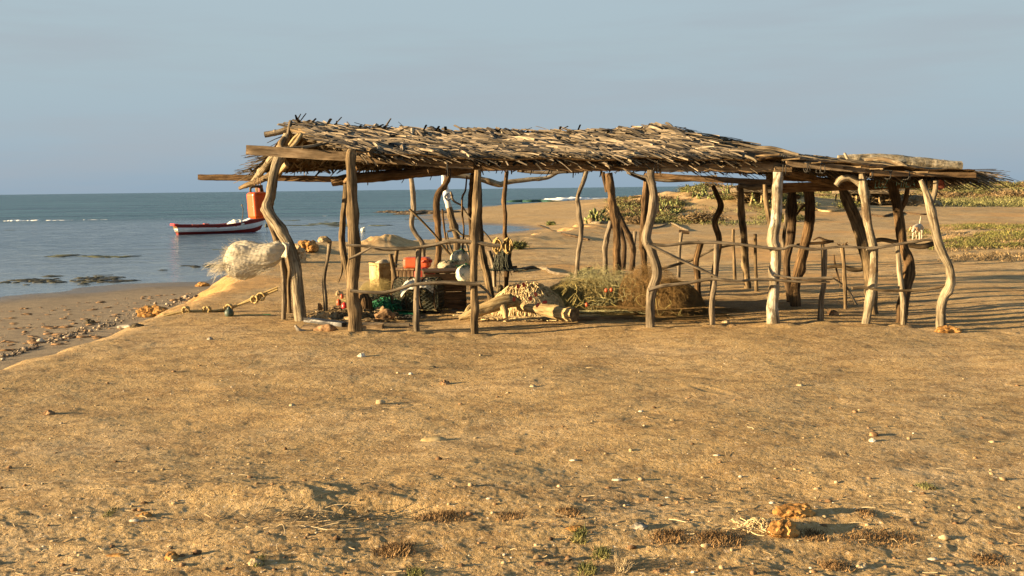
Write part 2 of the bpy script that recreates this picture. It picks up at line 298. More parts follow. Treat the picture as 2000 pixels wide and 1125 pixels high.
# ------------------------------------------------------------------ mesh builder
def cr(pts, n):
    if len(pts) == 2: pts = [pts[0], pts[0].lerp(pts[1], .5), pts[1]]
    p = [pts[0]*2-pts[1]] + list(pts) + [pts[-1]*2-pts[-2]]
    o = []; k = len(pts)-1
    for i in range(n+1):
        u = i/n*k; j = min(int(u), k-1); t = u-j
        a, b, c, d = p[j:j+4]
        o.append(.5*((2*b)+(c-a)*t+(2*a-5*b+4*c-d)*t*t+(3*b-a-3*c+d)*t*t*t))
    return o
def lerpl(l, u):
    x = u*(len(l)-1); j = min(int(x), len(l)-2) if len(l) > 1 else 0
    return l[0] if len(l) == 1 else l[j]+(l[j+1]-l[j])*(x-j)
class MB:
    def __init__(s): s.v = []; s.f = []; s.g = []; s.r = []; s.mi = []; s.sm = []
    def add(s, vs, fs, gr=None, rv=.5, smooth=True, mi=0):
        o = len(s.v); s.v += [tuple(q) for q in vs]
        s.g += [tuple(q) for q in (gr if gr else vs)]; s.r += (rv if isinstance(rv, list) else [rv]*len(vs))
        s.f += [[i+o for i in f] for f in fs]; s.sm += [smooth]*len(fs); s.mi += [mi]*len(fs); return s
    def tube(s, pts, rad, sides=10, n=None, rough=.0, flat=1.0, cap=True, smooth=True, rv=.5, knots=0, mi=0, capmi=None, grs=1.0):
        rad = rad if isinstance(rad, (list, tuple)) else [rad]
        L = sum((pts[i+1]-pts[i]).length for i in range(len(pts)-1))
        n = n or max(4, int(L/.035)); c = cr(pts, n)
        off = Vector((U(0, 50), U(0, 50), U(0, 50)))
        t0 = (c[1]-c[0]).normalized(); nn = t0.orthogonal().normalized()
        if abs(t0.z) < .8: nn = (Vector((0, 0, 1))-t0*t0.z).normalized()
        vs = []; gr = []; ln = 0
        kn = [(U(.1, .9), U(0, 6.28), U(.15, .45)) for _ in range(knots)]
        for i, p in enumerate(c):
            t = (c[min(i+1, n)]-c[max(i-1, 0)]).normalized()
            nn = (nn-t*nn.dot(t)).normalized(); bb = t.cross(nn)
            if i: ln += (p-c[i-1]).length
            r0 = lerpl(rad, i/n)
            for k in range(sides):
                a = 2*math.pi*k/sides; ca, sa = math.cos(a), math.sin(a)
                r = r0
                if rough:
                    q = Vector((ca*1.3, sa*1.3, ln*5))+off
                    r *= 1+rough*(mnoise.noise(q)+.55*mnoise.noise(Vector((ca*3.2, sa*3.2, ln*2.2))+off)+.35*mnoise.noise(Vector((ca*2, sa*2, ln*22))+off))
                    for ku, ka, kh in kn:
                        dd = ((i/n-ku)*L/(.06))**2+((1-math.cos(a-ka))*2.2)**2
                        r += r0*kh*math.exp(-dd)
                vs.append(p+nn*(ca*r)+bb*(sa*r*flat)); gr.append(((ca*r0+off.x)*grs, (sa*r0+off.y)*grs, (ln+off.z)*grs))
        fs = [[i*sides+k, i*sides+(k+1) % sides, (i+1)*sides+(k+1) % sides, (i+1)*sides+k] for i in range(n) for k in range(sides)]
        s.add(vs, fs, gr, rv, smooth, mi)
        if cap:
            o = len(s.v)-len(vs)
            for ring, rev in ((0, 1), (n, 0)):
                vv = vs[ring*sides:(ring+1)*sides]
                s.add(vv, [list(range(sides))[::-1] if rev else list(range(sides))], [(off.x+9+k*.01, off.y, 3) for k in range(sides)], rv, False, mi if capmi is None else capmi)
        return s
    def bar(s, p0, p1, w, h, up=Vector((0, 0, 1)), seg=14, rough=.004, rv=.5, mi=0):   # squared timber: w across, h along up
        t = (p1-p0).normalized(); a = t.cross(up).normalized(); u = a.cross(t)
        L = (p1-p0).length; off = Vector((U(0, 50), U(0, 50), U(0, 50))); vs = []; gr = []
        prof = [(-1, -1), (-.0, -1), (1, -1), (1, 0), (1, 1), (0, 1), (-1, 1), (-1, 0)]
        for i in range(seg+1):
            f = i/seg; c = p0.lerp(p1, f)
            for (x, z) in prof:
                q = Vector((x*2, z*2, f*L*2))+off
                e = mnoise.noise(q)*rough*2.2+mnoise.noise(q*5)*rough
                vs.append(c+a*(x*w/2+e)+u*(z*h/2+e*1.2)); gr.append((x*w/2+off.x, z*h/2+off.y, f*L+off.z))
        fs = [[i*8+k, i*8+(k+1) % 8, (i+1)*8+(k+1) % 8, (i+1)*8+k] for i in range(seg) for k in range(8)]
        fs += [list(range(8))[::-1], [seg*8+k for k in range(8)]]
        return s.add(vs, fs, gr, rv, False, mi)
    def rock(s, c, sz, seed=0, sub=3, amp=.35, fr=1.3, flatten=.35, rv=.5, mi=0, crag=.5):
        bm = bmesh.new(); bmesh.ops.create_icosphere(bm, subdivisions=sub, radius=1); o = Vector((seed*3.7, seed*1.9, seed*7.1)); vs = []
        for v in bm.verts:
            d = v.co.normalized(); e = 1+amp*(mnoise.noise(d*fr+o)+crag*mnoise.noise(d*fr*2.7+o)+crag*.5*mnoise.noise(d*fr*6+o)+crag*.25*mnoise.noise(d*fr*13+o))
            q = d*e; q.z = max(q.z, -flatten)
            vs.append(Vector(c)+Vector((q.x*sz[0], q.y*sz[1], (q.z+flatten)*sz[2])))
        fs = [[v.index for v in f.verts] for f in bm.faces]; bm.free()
        return s.add(vs, fs, None, rv, sub < 3 or amp < .2, mi)
    def ball(s, c, r, rv=.5, sub=3, sq=1.0, mi=0):
        bm = bmesh.new(); bmesh.ops.create_icosphere(bm, subdivisions=sub, radius=1)
        vs = [Vector(c)+Vector((v.co.x*r, v.co.y*r, v.co.z*r*sq)) for v in bm.verts]; fs = [[v.index for v in f.verts] for f in bm.faces]; bm.free()
        return s.add(vs, fs, None, rv, True, mi)
    def box(s, c, sz, rot=None, bev=.01, seg=2, rv=.5, mi=0, jit=0):
        bm = bmesh.new(); bmesh.ops.create_cube(bm, size=1)
        for v in bm.verts: v.co = Vector((v.co.x*sz[0], v.co.y*sz[1], v.co.z*sz[2]))+Vector((U(-jit, jit), U(-jit, jit), U(-jit, jit)))
        if bev: bmesh.ops.bevel(bm, geom=bm.edges[:], offset=bev, segments=seg, profile=.5, affect='EDGES')
        bm.verts.index_update(); rot = rot or Matrix.Identity(3)
        loc = [v.co.copy() for v in bm.verts]; fs = [[v.index for v in f.verts] for f in bm.faces]; bm.free()
        return s.add([Vector(c)+rot@q for q in loc], fs, loc, rv, False, mi)
    def strip(s, p, d, nrm, ln, w, bend=.1, rv=.5, rows=4, fold=.25, twist=0):
        d = d.normalized(); a = d.cross(nrm).normalized(); nrm = a.cross(d).normalized(); vs = []; gr = []
        off = Vector((U(0, 50), U(0, 50), U(0, 50)))
        for i in range(rows):
            f = i/(rows-1); c = p+d*(ln*f)-nrm*(bend*ln*f*f); ww = w*(1-.55*f*f)*.5; tw = twist*f
            aa = a*math.cos(tw)+nrm*math.sin(tw); n2 = nrm*math.cos(tw)-a*math.sin(tw)
            for q, hgt in ((-1, 0), (0, fold*w), (1, 0)):
                vs.append(c+aa*(q*ww)+n2*hgt); gr.append((q*ww+off.x, off.y, ln*f+off.z))
        fs = []
        for i in range(rows-1):
            for k in (0, 1): fs.append([i*3+k, i*3+k+1, i*3+k+4, i*3+k+3])
        return s.add(vs, fs, gr, rv, False)
    def obj(s, name, mats, parent=None, at=None, label=None, cat=None, group=None, kind=None):
        at = Vector(at) if at is not None else (Vector((0, 0, 0)) if parent is None else None)
        base = wloc(parent) if parent is not None else at
        me = bpy.data.meshes.new(name); va = np.array(s.v, dtype=np.float64)-np.array(base)
        me.from_pydata(va.tolist(), [], s.f)
        for mt in (mats if isinstance(mats, (list, tuple)) else [mats]): me.materials.append(mt)
        me.polygons.foreach_set('use_smooth', s.sm); me.polygons.foreach_set('material_index', s.mi)
        a = me.attributes.new('gr', 'FLOAT_VECTOR', 'POINT'); a.data.foreach_set('vector', np.array(s.g, dtype=np.float32).ravel())
        a = me.attributes.new('rv', 'FLOAT', 'POINT'); a.data.foreach_set('value', np.array(s.r, dtype=np.float32))
        me.update()
        o = bpy.data.objects.new(name, me); COL.objects.link(o)
        if parent is not None: o.parent = parent
        else: o.location = base
        return tag(o, label, cat, group, kind)
def wloc(o):
    v = Vector(o.location)
    while o.parent: o = o.parent; v += o.location
    return v
def tag(o, label=None, cat=None, group=None, kind=None):
    for k, v in (('label', label), ('category', cat), ('group', group), ('kind', kind)):
        if v: o[k] = v
    return o
def thing(name, at, label, cat, group=None):
    o = bpy.data.objects.new(name, None); o.empty_display_size = .1; COL.objects.link(o); o.location = at; return tag(o, label, cat, group)
def dup(o, at, rz=0, sc=1, label=None):
    c = o.copy(); COL.objects.link(c); c.location = at; c.rotation_euler = (0, 0, rz); c.scale = (sc,)*3 if isinstance(sc, (int, float)) else sc
    if label: c['label'] = label
    for ch in o.children:
        d = ch.copy(); COL.objects.link(d); d.parent = c
    return c

# ------------------------------------------------------------------ ground and sea
def fan():
    th, r, X, Y, Z = TH, RA, GX, GY, GZ
    nt_, nr = len(th), len(r)
    i = np.arange(nr-1)[:, None]*nt_+np.arange(nt_-1)[None, :]
    q = np.stack([i, i+1, i+1+nt_, i+nt_], -1).reshape(-1, 4)[:, ::-1]
    me = bpy.data.meshes.new('ground'); me.vertices.add(X.size); me.vertices.foreach_set('co', np.stack([X, Y, Z], -1).astype(np.float32).ravel())
    me.loops.add(q.size); me.loops.foreach_set('vertex_index', q.astype(np.int32).ravel())
    me.polygons.add(len(q)); me.polygons.foreach_set('loop_start', np.arange(0, q.size, 4, dtype=np.int32))
    me.polygons.foreach_set('use_smooth', np.ones(len(q), bool)); me.update(); me.validate(); me.materials.append(m_sand)
    o = bpy.data.objects.new('ground', me); COL.objects.link(o); tag(o, 'sandy ground, eroded bank and beach', kind='structure')
fan()
b = MB(); b.add([(-40000, 5, SEA), (40000, 5, SEA), (40000, 60000, SEA), (-40000, 60000, SEA)], [[0, 1, 2, 3]])
b.obj('sea', m_water, label='blue sea and shallow lagoon', kind='structure')

def surf(name, pxs, h, depth, label, dens):
    b = MB()
    for i in range(len(pxs)-1):
        p0 = Gd(*pxs[i], SEA); p1 = Gd(*pxs[i+1], SEA); L = (p1-p0).length; n = int(L*dens)
        for k in range(n):
            c = p0.lerp(p1, random.random()); g = max(.12, mnoise.noise(Vector((c.x*.05, c.y*.02, 3)))*1.1+.6)
            if random.random() > g: continue
            sx = U(.4, 2.2)*depth*.4; c = c+Vector((G_(0, .5), G_(0, .4)*depth, -.03))
            b.rock(c, (sx, U(.2, .6)*depth, h*U(.2, 1)*g), random.random()*99, 2, .5, 1.5, .1)
    b.obj(name, m_foam, label=label, kind='stuff')
surf('surf', [(-80, 433), (60, 431), (150, 430), (250, 428), (320, 426)], .15, .8, 'thin white line of surf breaking on the reef', 4.0)
surf('surf', [(320, 426.5), (420, 424.5), (560, 423), (900, 418)], .06, .5, 'faint broken foam line beyond the moored boat', 1.6)
surf('surf', [(1060, 391), (1090, 391), (1130, 389.5), (1165, 388), (1200, 386)], .75, 4, 'white breaking wave at the far sandy beach', 3.0)
# swell face
b = MB()
p0 = P(975, 392, 215); p1 = P(1095, 390, 212); p0.z = p1.z = SEA-.1
pts = [p0.lerp(p1, i/10)+Vector((0, G_(0, .6), 0)) for i in range(11)]
b.tube(pts, [.05, .5, .62, .6, .65, .5, .3], 10, 40, .1); b.obj('swell', M('green_wave', [(.02, .05, .035), (.035, .075, .05)], rough=.25, rv=0, scale=2), label='dark green swell rising before it breaks', kind='structure')

# seaweed, algae
def weeds(name, mat, areas, z, label):
    b = MB()
    for (x0, x1, y, sy, n, s) in areas:
        for _ in range(n):
            px = U(x0, x1); f = 1-abs((px-(x0+x1)/2)/((x1-x0)/2))**2; py = y+G_(0, sy)*f*.6
            if mnoise.noise(Vector((px*.03, py*.25, 1.7))) < -.02: continue
            c = Gd(px, py, z); k = s*U(.15, .75)
            b.rock(c-Vector((0, 0, .02)), (k*U(1, 2.6), k*U(.8, 2), .022*U(.4, 1.5)), random.random()*99, 2, .7, 1.8, .1, rv=random.random())
    b.obj(name, mat, label=label, kind='stuff')
weeds('seaweed', l_weed, [(20, 270, 547, 6, 260, .22), (130, 250, 542, 4, 60, .2), (350, 440, 518, 3, 70, .25), (200, 240, 530, 2, 14, .2), (1, 120, 552, 3, 30, .15), (310, 350, 527, 2, 8, .2)], SEA+.01, 'dark seaweed stranded in the shallows')
weeds('algae', l_algae, [(90, 260, 500, 3, 90, .45), (420, 540, 487, 2, 40, .4), (560, 770, 440, 3, 190, .6), (600, 700, 437, 4, 70, .6), (540, 680, 430, 1.5, 60, .6), (0, 110, 449, 1.5, 60, .6), (740, 860, 429, 2.5, 100, .8)], SEA+.005, 'olive algae mats floating in the lagoon')

# ------------------------------------------------------------------ shelter
HUT = Gd(1200, 640); HUT.z = 0
hut = thing('thatched_shelter', HUT, 'open fishermens shelter of crooked driftwood posts under a long ragged palm thatch roof', 'shelter')
def depth_of(px, py): return Gd(px, py, 0).y
def limb(pts, w, mat, name='post', Y0=None, Y1=None, rough=.23, knots=4, sides=14, sink=True, label=None, parent=None, cap=True):
    """pts: pixel points, first one is the foot (on the ground unless Y0 is given)"""
    w = w if isinstance(w, (list, tuple)) else [w]
    g = Y0 is None
    Y0 = Y0 or depth_of(*pts[0]); Y1 = Y1 or Y0
    L = [0]
    for a, c in zip(pts, pts[1:]): L.append(L[-1]+math.dist(a, c))
    w3 = [P(px, py, Y0+(Y1-Y0)*l/L[-1]) for (px, py), l in zip(pts, L)]
    if g and sink: w3[0] = w3[0]+Vector((0, 0, -.12))
    rad = [x*.47*(Y0+Y1)*.5/F for x in w]
    return MB().tube(w3, rad, sides, None, rough, knots=knots, cap=cap).obj(name, mat, parent or hut, label=label)
POSTS = [
 ([(589, 628), (584, 590), (572, 500), (552, 455), (528, 420), (522, 402), (529, 380), (534, 345), (546, 305), (560, 262)], [25, 24, 23, 23, 26, 24, 20, 20, 20, 15], w_pale, 13.4),
 ([(695, 650), (691, 600), (688, 560), (693, 500), (690, 430), (687, 360), (685, 305), (688, 292)], [30, 27, 25, 25, 24, 22, 18, 14], w_tan, None),
 ([(927, 649), (926, 590), (926, 500), (929, 430), (932, 370), (933, 332)], [16, 15, 17, 18, 17, 14], w_tan, None),
 ([(1273, 641), (1270, 600), (1276, 560), (1283, 530), (1272, 490), (1262, 465), (1271, 425), (1277, 385), (1271, 345), (1271, 332)], [19, 18, 18, 20, 20, 18, 18, 17, 15, 15], w_gray, None),
 ([(1512, 638), (1509, 600), (1512, 560), (1516, 500), (1509, 470), (1516, 430), (1518, 380), (1520, 336)], [30, 22, 20, 20, 24, 20, 20, 22], w_white, None),
 ([(1688, 637), (1698, 590), (1706, 540), (1707, 490), (1696, 440), (1691, 400), (1686, 360), (1683, 332)], [16, 18, 17, 16, 16, 17, 17, 11], w_pale, None),
 ([(1838, 641), (1838, 605), (1845, 578), (1856, 555), (1855, 525), (1842, 495), (1829, 460), (1820, 420), (1812, 385), (1798, 352)], [20, 20, 18, 20, 16, 17, 18, 18, 16, 10], w_pale, None),
 ([(1706, 612), (1702, 560), (1692, 505), (1676, 445), (1658, 400), (1645, 370), (1637, 352)], [22, 22, 24, 24, 24, 16, 12], w_tan, 13.6),
 ([(1758, 630), (1768, 575), (1776, 520), (1764, 480), (1756, 430), (1750, 390), (1742, 358)], [20, 22, 22, 20, 20, 19, 20], w_brown, 12.9),
 ([(1555, 600), (1553, 560), (1565, 505), (1578, 450), (1582, 410), (1580, 375), (1576, 366)], [24, 20, 19, 20, 20, 22, 24], w_brown, 14.4),
 ([(1545, 590), (1538, 545), (1536, 505), (1545, 460), (1547, 400), (1549, 364)], [12, 14, 16, 17, 17, 15], w_dark, 14.6),
 ([(1540, 575), (1534, 520), (1531, 470), (1535, 430), (1541, 385), (1546, 368)], [5, 7, 7, 7, 8, 7], w_gray, 14.6),
 ([(1462, 563), (1456, 510), (1453, 460), (1448, 410), (1446, 362)], [15, 14, 14, 13, 13], w_tan, None),
 ([(1391, 573), (1396, 530), (1404, 470), (1396, 435), (1408, 405), (1400, 380), (1392, 363)], [12, 13, 12, 12, 12, 11, 8], w_brown, None),
 ([(1205, 532), (1205, 500), (1205, 460), (1198, 415), (1194, 375), (1188, 338)], [18, 16, 15, 16, 17, 16], w_brown, None),
 ([(1232, 526), (1236, 490), (1226, 455), (1210, 425), (1198, 395)], [11, 12, 12, 12, 10], w_dark, None),
 ([(1216, 522), (1219, 480), (1211, 440)], [12, 10, 10], w_dark, None),
 ([(1183, 532), (1182, 490), (1186, 460), (1194, 432)], [11, 10, 10, 10], w_gray, None),
 ([(1124, 540), (1129, 500), (1135, 450), (1130, 405), (1128, 385), (1138, 358), (1146, 334)], [11, 9, 10, 10, 9, 9, 9], w_gray, None),
 ([(1262, 555), (1257, 500), (1254, 470), (1258, 415), (1262, 370), (1264, 338)], [13, 13, 12, 14, 14, 12], w_brown, None),
 ([(987, 564), (991, 520), (994, 490), (986, 460), (987, 420), (985, 390), (990, 334)], [9, 11, 12, 9, 8, 9, 8], w_brown, None),
 ([(962, 590), (953, 545), (942, 500), (938, 470), (937, 430), (937, 390), (935, 345)], [14, 15, 15, 13, 11, 10, 10], w_tan, None),
 ([(920, 560), (920, 480), (919, 400), (921, 366), (923, 340)], [8, 8, 11, 10, 8], w_dark, 15.4),
 ([(848, 548), (857, 490), (855, 440), (853, 388), (868, 362), (878, 338)], [16, 13, 13, 14, 12, 12], w_brown, None),
 ([(827, 520), (826, 480), (812, 458), (804, 438), (808, 400), (803, 346)], [8, 10, 10, 10, 11, 10], w_gray, None),
 ([(690, 600), (684, 560), (676, 520), (668, 470), (670, 425), (675, 385), (676, 352)], [9, 10, 12, 13, 12, 13, 13], w_tan, 15.0),
 ([(562, 607), (556, 540), (546, 490), (533, 450), (520, 410), (508, 378), (505, 362)], [12, 13, 13, 13, 14, 15, 15], w_tan, None),
 ([(553, 622), (555, 570), (552, 525), (546, 470)], [9, 10, 9, 8], w_gray, None),
 ([(566, 608), (564, 560), (566, 520), (560, 485)], [9, 8, 9, 8], w_tan, None),
]
for pts, w, mt, Y1 in POSTS: limb(pts, w, mt, Y1=Y1)
limb([(893, 500), (892, 465), (884, 432), (877, 405)], [13, 13, 13, 12], w_tan, Y0=19.6, sink=False)
limb([(877, 406), (872, 380), (867, 340)], [12, 11, 10], w_whitetop, Y0=19.6, label='whitewashed upper length of a rear post')
limb([(868, 385), (876, 376), (884, 384), (874, 390), (868, 385)], [4], M('blue_cloth', [(.05, .07, .10), (.10, .13, .17)], rv=0), 'cloth_tie', Y0=19.5, sides=6, label='dark blue cloth knotted round the white post')
# forks and side branches
for pts, w, mt, Y in [
 ([(1818, 400), (1826, 375), (1828, 352)], [11, 10, 9], w_pale, 11.75), ([(1692, 385), (1682, 358), (1660, 347), (1642, 350), (1632, 362)], [17, 17, 15, 14, 13], w_pale, 12.0),
 ([(1758, 412), (1768, 392), (1773, 366)], [11, 10, 9], w_brown, 13), ([(1512, 470), (1504, 440), (1497, 400), (1494, 360)], [8, 10, 10, 9], w_tan, 12.05),
 ([(1556, 420), (1566, 406), (1576, 398)], [4, 5, 6], w_brown, 14.4), ([(1185, 375), (1180, 350), (1177, 336)], [7, 8, 8], w_dark, 20),
 ([(668, 505), (668, 530), (661, 552)], [5, 4, 2], w_tan, 14.8)]:
    limb(pts, w, mt, 'branch', Y0=Y, knots=1)
# short fence posts at the front, tied to the rails
for pts, w, mt in [([(814, 648), (813, 590), (816, 530), (819, 482)], [13, 12, 12, 13], w_gray), ([(1392, 637), (1391, 590), (1396, 540), (1400, 474)], [12, 11, 10, 10], w_gray),
 ([(1601, 634), (1604, 590), (1610, 540), (1612, 486)], [12, 11, 9, 9], w_gray), ([(1765, 636), (1764, 590), (1757, 530), (1753, 478)], [12, 11, 11, 9], w_pale),
 ([(766, 596), (769, 540), (763, 496)], [9, 9, 9], w_tan), ([(770, 560), (772, 520), (776, 484)], [8, 8, 7], w_tan)]:
    limb(pts, w, mt, 'fence_post')
# rails
for pts, w, mt, Y in [
 ([(676, 479), (712, 481), (750, 486), (800, 485), (850, 478), (880, 471), (925, 473), (960, 479), (978, 480)], [5, 6, 8, 7, 8, 10, 9, 9, 8], w_gray, 11.72),
 ([(681, 506), (700, 497), (724, 484)], [5, 5, 4], w_gray, 11.68),
 ([(684, 568), (720, 571), (756, 571), (790, 561), (815, 555), (870, 552), (920, 554), (938, 554)], [7, 7, 7, 8, 8, 8, 9, 9], w_gray, 11.62),
 ([(934, 555), (948, 566), (960, 580)], [6, 5, 4], w_gray, 11.8),
 ([(1262, 476), (1300, 479), (1345, 474), (1390, 473), (1450, 478), (1505, 485), (1530, 486), (1548, 480), (1590, 487), (1640, 482), (1690, 484), (1722, 482)], [6, 6, 7, 7, 6, 6, 6, 6, 6, 5, 5, 4], w_gray, 11.75),
 ([(1692, 488), (1722, 483), (1754, 477), (1790, 471), (1815, 469), (1844, 476)], [5, 6, 6, 5, 5, 6], w_gray, 11.7),
 ([(1266, 567), (1290, 560), (1340, 553), (1390, 545), (1440, 549), (1490, 545), (1540, 549), (1620, 551)], [8, 7, 7, 7, 6, 6, 6, 5], w_gray, 11.7),
 ([(1512, 537), (1550, 543), (1590, 544), (1626, 543)], [4, 5, 6, 7], w_gray, 11.65),
 ([(1664, 563), (1690, 562), (1725, 567), (1790, 567), (1830, 562), (1860, 553)], [7, 5, 5, 5, 6, 6], w_tan, 11.62),
 ([(1266, 477), (1310, 499), (1360, 522), (1402, 542)], [6, 7, 6, 5], w_gray, 11.6),
 ([(1285, 527), (1320, 517), (1350, 508), (1395, 487), (1440, 476)], [5, 6, 6, 5, 5], w_gray, 16),
 ([(1700, 473), (1722, 468), (1748, 473), (1775, 478), (1800, 482), (1826, 475)], [8, 9, 10, 11, 12, 10], w_tan, 13.8),
 ([(1556, 478), (1580, 476), (1610, 474), (1628, 471)], [5, 6, 6, 5], w_brown, 15),
 ([(962, 527), (985, 523), (1010, 521)], [5, 6, 5], w_brown, 16.4),
 ([(1614, 522), (1640, 520), (1668, 527), (1694, 524)], [6, 8, 10, 7], w_tan, 14)]:
    limb(pts, w, mt, 'rail', Y0=Y, knots=2, rough=.2, sides=8)
# loose sticks tied among the rear posts
for pts, w, mt, Y in [
 ([(912, 344), (909, 372), (903, 386), (903, 420), (906, 450), (903, 492)], [3, 4, 4, 4, 4, 4], w_brown, 15.2), ([(864, 408), (868, 450), (875, 495)], [4, 4, 4], w_brown, 16),
 ([(880, 374), (886, 392), (902, 402), (912, 418), (928, 436)], [4, 5, 4, 4, 3], w_gray, 16), ([(874, 452), (890, 449), (903, 459), (925, 461)], [4, 6, 5, 4], w_pale, 16),
 ([(800, 408), (826, 434), (850, 460), (870, 487), (905, 523)], [5, 5, 5, 5, 5], w_tan, 15.2), ([(872, 454), (878, 480), (886, 496)], [4, 5, 4], w_gray, 16),
 ([(908, 465), (913, 485), (918, 505)], [4, 5, 5], w_gray, 15.6), ([(940, 447), (955, 465), (968, 485)], [3, 4, 3], w_gray, 16), ([(955, 490), (964, 520), (966, 560)], [9, 9, 8], w_gray, 16.3),
 ([(838, 340), (836, 330), (842, 318)], [3, 3, 2], w_dark, 12.2)]:
    limb(pts, w, mt, 'stick', Y0=Y, knots=1, sides=7)
# beams
def beam(a, c, hpx, wm, mt, name='beam', **k):
    p0 = P(*a); p1 = P(*c); h = hpx*(a[2]+c[2])/2/F
    return MB().bar(p0, p1, wm, h, **{'seg': 24, 'rough': .005, **k}).obj(name, mt, hut)
beam((482, 293, 12.25), (925, 321, 12.12), 18, .06, w_plank)
beam((935, 325, 12.06), (1290, 326, 12.05), 16, .06, w_plankb)
beam((1283, 327, 12.08), (1532, 326, 12.0), 17, .06, w_plank)
beam((1512, 330, 11.95), (1545, 331, 11.95), 9, .08, w_plank)
beam((389, 346, 15.4), (668, 350, 15.3), 11, .12, w_plankb)
beam((1535, 319, 11.82), (1720, 335, 11.8), 11, .05, w_plank); beam((1700, 338, 11.75), (1905, 342, 11.7), 9, .05, w_plankb)
beam((1270, 343, 16.7), (1525, 358, 16.6), 11, .1, w_plankb)
beam((1540, 338, 12.2), (1652, 366, 13.6), 9, .08, w_plankb); beam((1500, 346, 12.6), (1640, 352, 14), 9, .06, w_plankb)
for pts, w, mt, Y0, Y1 in [
 ([(648, 356), (672, 351), (740, 344), (800, 339), (870, 333), (940, 328)], [16, 22, 22, 20, 20, 18], w_plankb, 15.2, 15.2),
 ([(880, 343), (910, 344), (945, 352), (975, 360), (990, 356), (1040, 350), (1068, 347), (1088, 338)], [11, 11, 12, 12, 10, 9, 8, 6], w_pale, 19.7, 20),
 ([(1010, 333), (1050, 337), (1090, 336), (1140, 334)], [6, 7, 7, 6], w_gray, 18, 18),
 ([(1225, 336), (1250, 345), (1300, 351), (1350, 350), (1400, 346)], [7, 9, 10, 10, 9], w_gray, 17.2, 17.2),
 ([(1445, 362), (1470, 366), (1500, 365), (1530, 372), (1560, 386)], [10, 12, 10, 9, 8], w_gray, 16.4, 15),
 ([(1230, 340), (1262, 352), (1280, 358)], [5, 6, 4], w_gray, 15, 13)]:
    limb(pts, w, mt, 'beam', Y0=Y0, Y1=Y1, rough=.18, knots=3)
for pts, w, mt, Y0, Y1, nm in [
 ([(517, 263), (545, 258), (580, 251), (700, 254), (900, 264), (1120, 264), (1300, 254)], [12, 12, 13, 12, 11, 11, 10], w_gray, 13.7, 13.7, 'ridge_pole'),
 ([(572, 252), (610, 262), (650, 280), (690, 292), (728, 298)], [14, 16, 16, 17, 17], w_tan, 13.5, 11.95, 'rafter'),
 ([(565, 262), (545, 290), (522, 320), (503, 345), (487, 362)], [13, 14, 13, 14, 10], w_pale, 13.7, 15.2, 'rafter'),
 ([(468, 368), (485, 360), (505, 354), (530, 342), (548, 336)], [7, 10, 12, 13, 12], w_tan, 14.6, 14.2, 'branch'),
 ([(566, 284), (578, 268), (588, 262), (580, 276), (562, 296), (548, 304)], [9, 9, 8, 9, 9, 8], w_yellow, 13, 12.8, 'branch'),
 ([(555, 270), (548, 283), (550, 296)], [11, 13, 12], w_tan, 13.2, 13.0, 'branch'),
 ([(568, 236), (565, 250), (562, 266)], [7, 7, 7], w_gray, 13.6, 13.5, 'stick'),
 ([(545, 289), (600, 286), (640, 276), (670, 272)], [3, 4, 3, 3], w_gray, 12.3, 12.6, 'stick'), ([(590, 290), (625, 283), (660, 274)], [3, 4, 3], w_gray, 12.1, 12.5, 'stick'),
 ([(560, 320), (545, 338), (540, 345)], [11, 10, 8], w_yellow, 14, 14.2, 'branch'), ([(700, 325), (688, 340), (672, 356)], [8, 9, 8], w_plankb, 13, 15, 'rafter'),
 ([(1430, 278), (1470, 288), (1510, 290), (1560, 302)], [7, 8, 8, 5], w_gray, 13.0, 12.6, 'branch'), ([(1690, 312), (1725, 311), (1755, 320), (1775, 331)], [8, 9, 11, 10], w_pale, 12.6, 12.0, 'branch'),
 ([(1650, 300), (1655, 309), (1660, 316)], [5, 6, 5], w_pale, 13.2, 13.0, 'stick'),
 ([(1456, 304), (1472, 310), (1478, 316)], [5, 5, 4], w_pale, 11.8, 11.7, 'stick')]:
    limb(pts, w, mt, nm, Y0=Y0, Y1=Y1, knots=2, rough=.14)
b = MB()
pts = [P(x, y, 13.5) for x, y in ((1636, 310), (1680, 310), (1722, 310), (1800, 317), (1877, 326))]
b.tube(pts, [.045, .06, .062, .066, .07], 7, 60, .16, smooth=False, flat=.9, knots=6)
b.obj('roof_trunk', w_palm, hut, label='bleached split palm trunk lying along the low roof')
# blocks on the ridge-side roof edge, loose poking ends
for x, y in [(1498, 303), (1537, 311), (1577, 318), (1653, 327), (1695, 331), (1781, 337)]:
    c = P(x, y, 11.75); MB().tube([c-Vector((.07, -.25, 0)), c, c+Vector((.07, -.3, 0))], [.008, .014, .010], 7, None, .2).obj('stick', w_tan, hut)
# lashings
m_lash = plain('black_lashing', (.02, .018, .015), .8)
for x, y, Y, h in [(690, 305, 11.9, 24), (1278, 322, 11.95, 26), (1528, 322, 11.9, 34), (873, 322, 12.0, 36), (1700, 338, 11.7, 14), (1735, 341, 11.7, 14), (1770, 342, 11.7, 14), (1816, 352, 11.9, 30), (1602, 328, 11.7, 16), (1575, 326, 11.7, 16)]:
    q = h*Y/F/2; c = P(x, y, Y); b = MB()
    for k in range(2):
        a = [c+Vector((U(-.02, .02)+.018*k, (-.05 if t in (0, 1) else .1), dz*q)) for t, dz in ((0, 1), (1, -1), (2, -1), (3, 1), (0, 1))]
        b.tube(a, .006, 5, 16)
    b.obj('lashing', m_lash, hut)
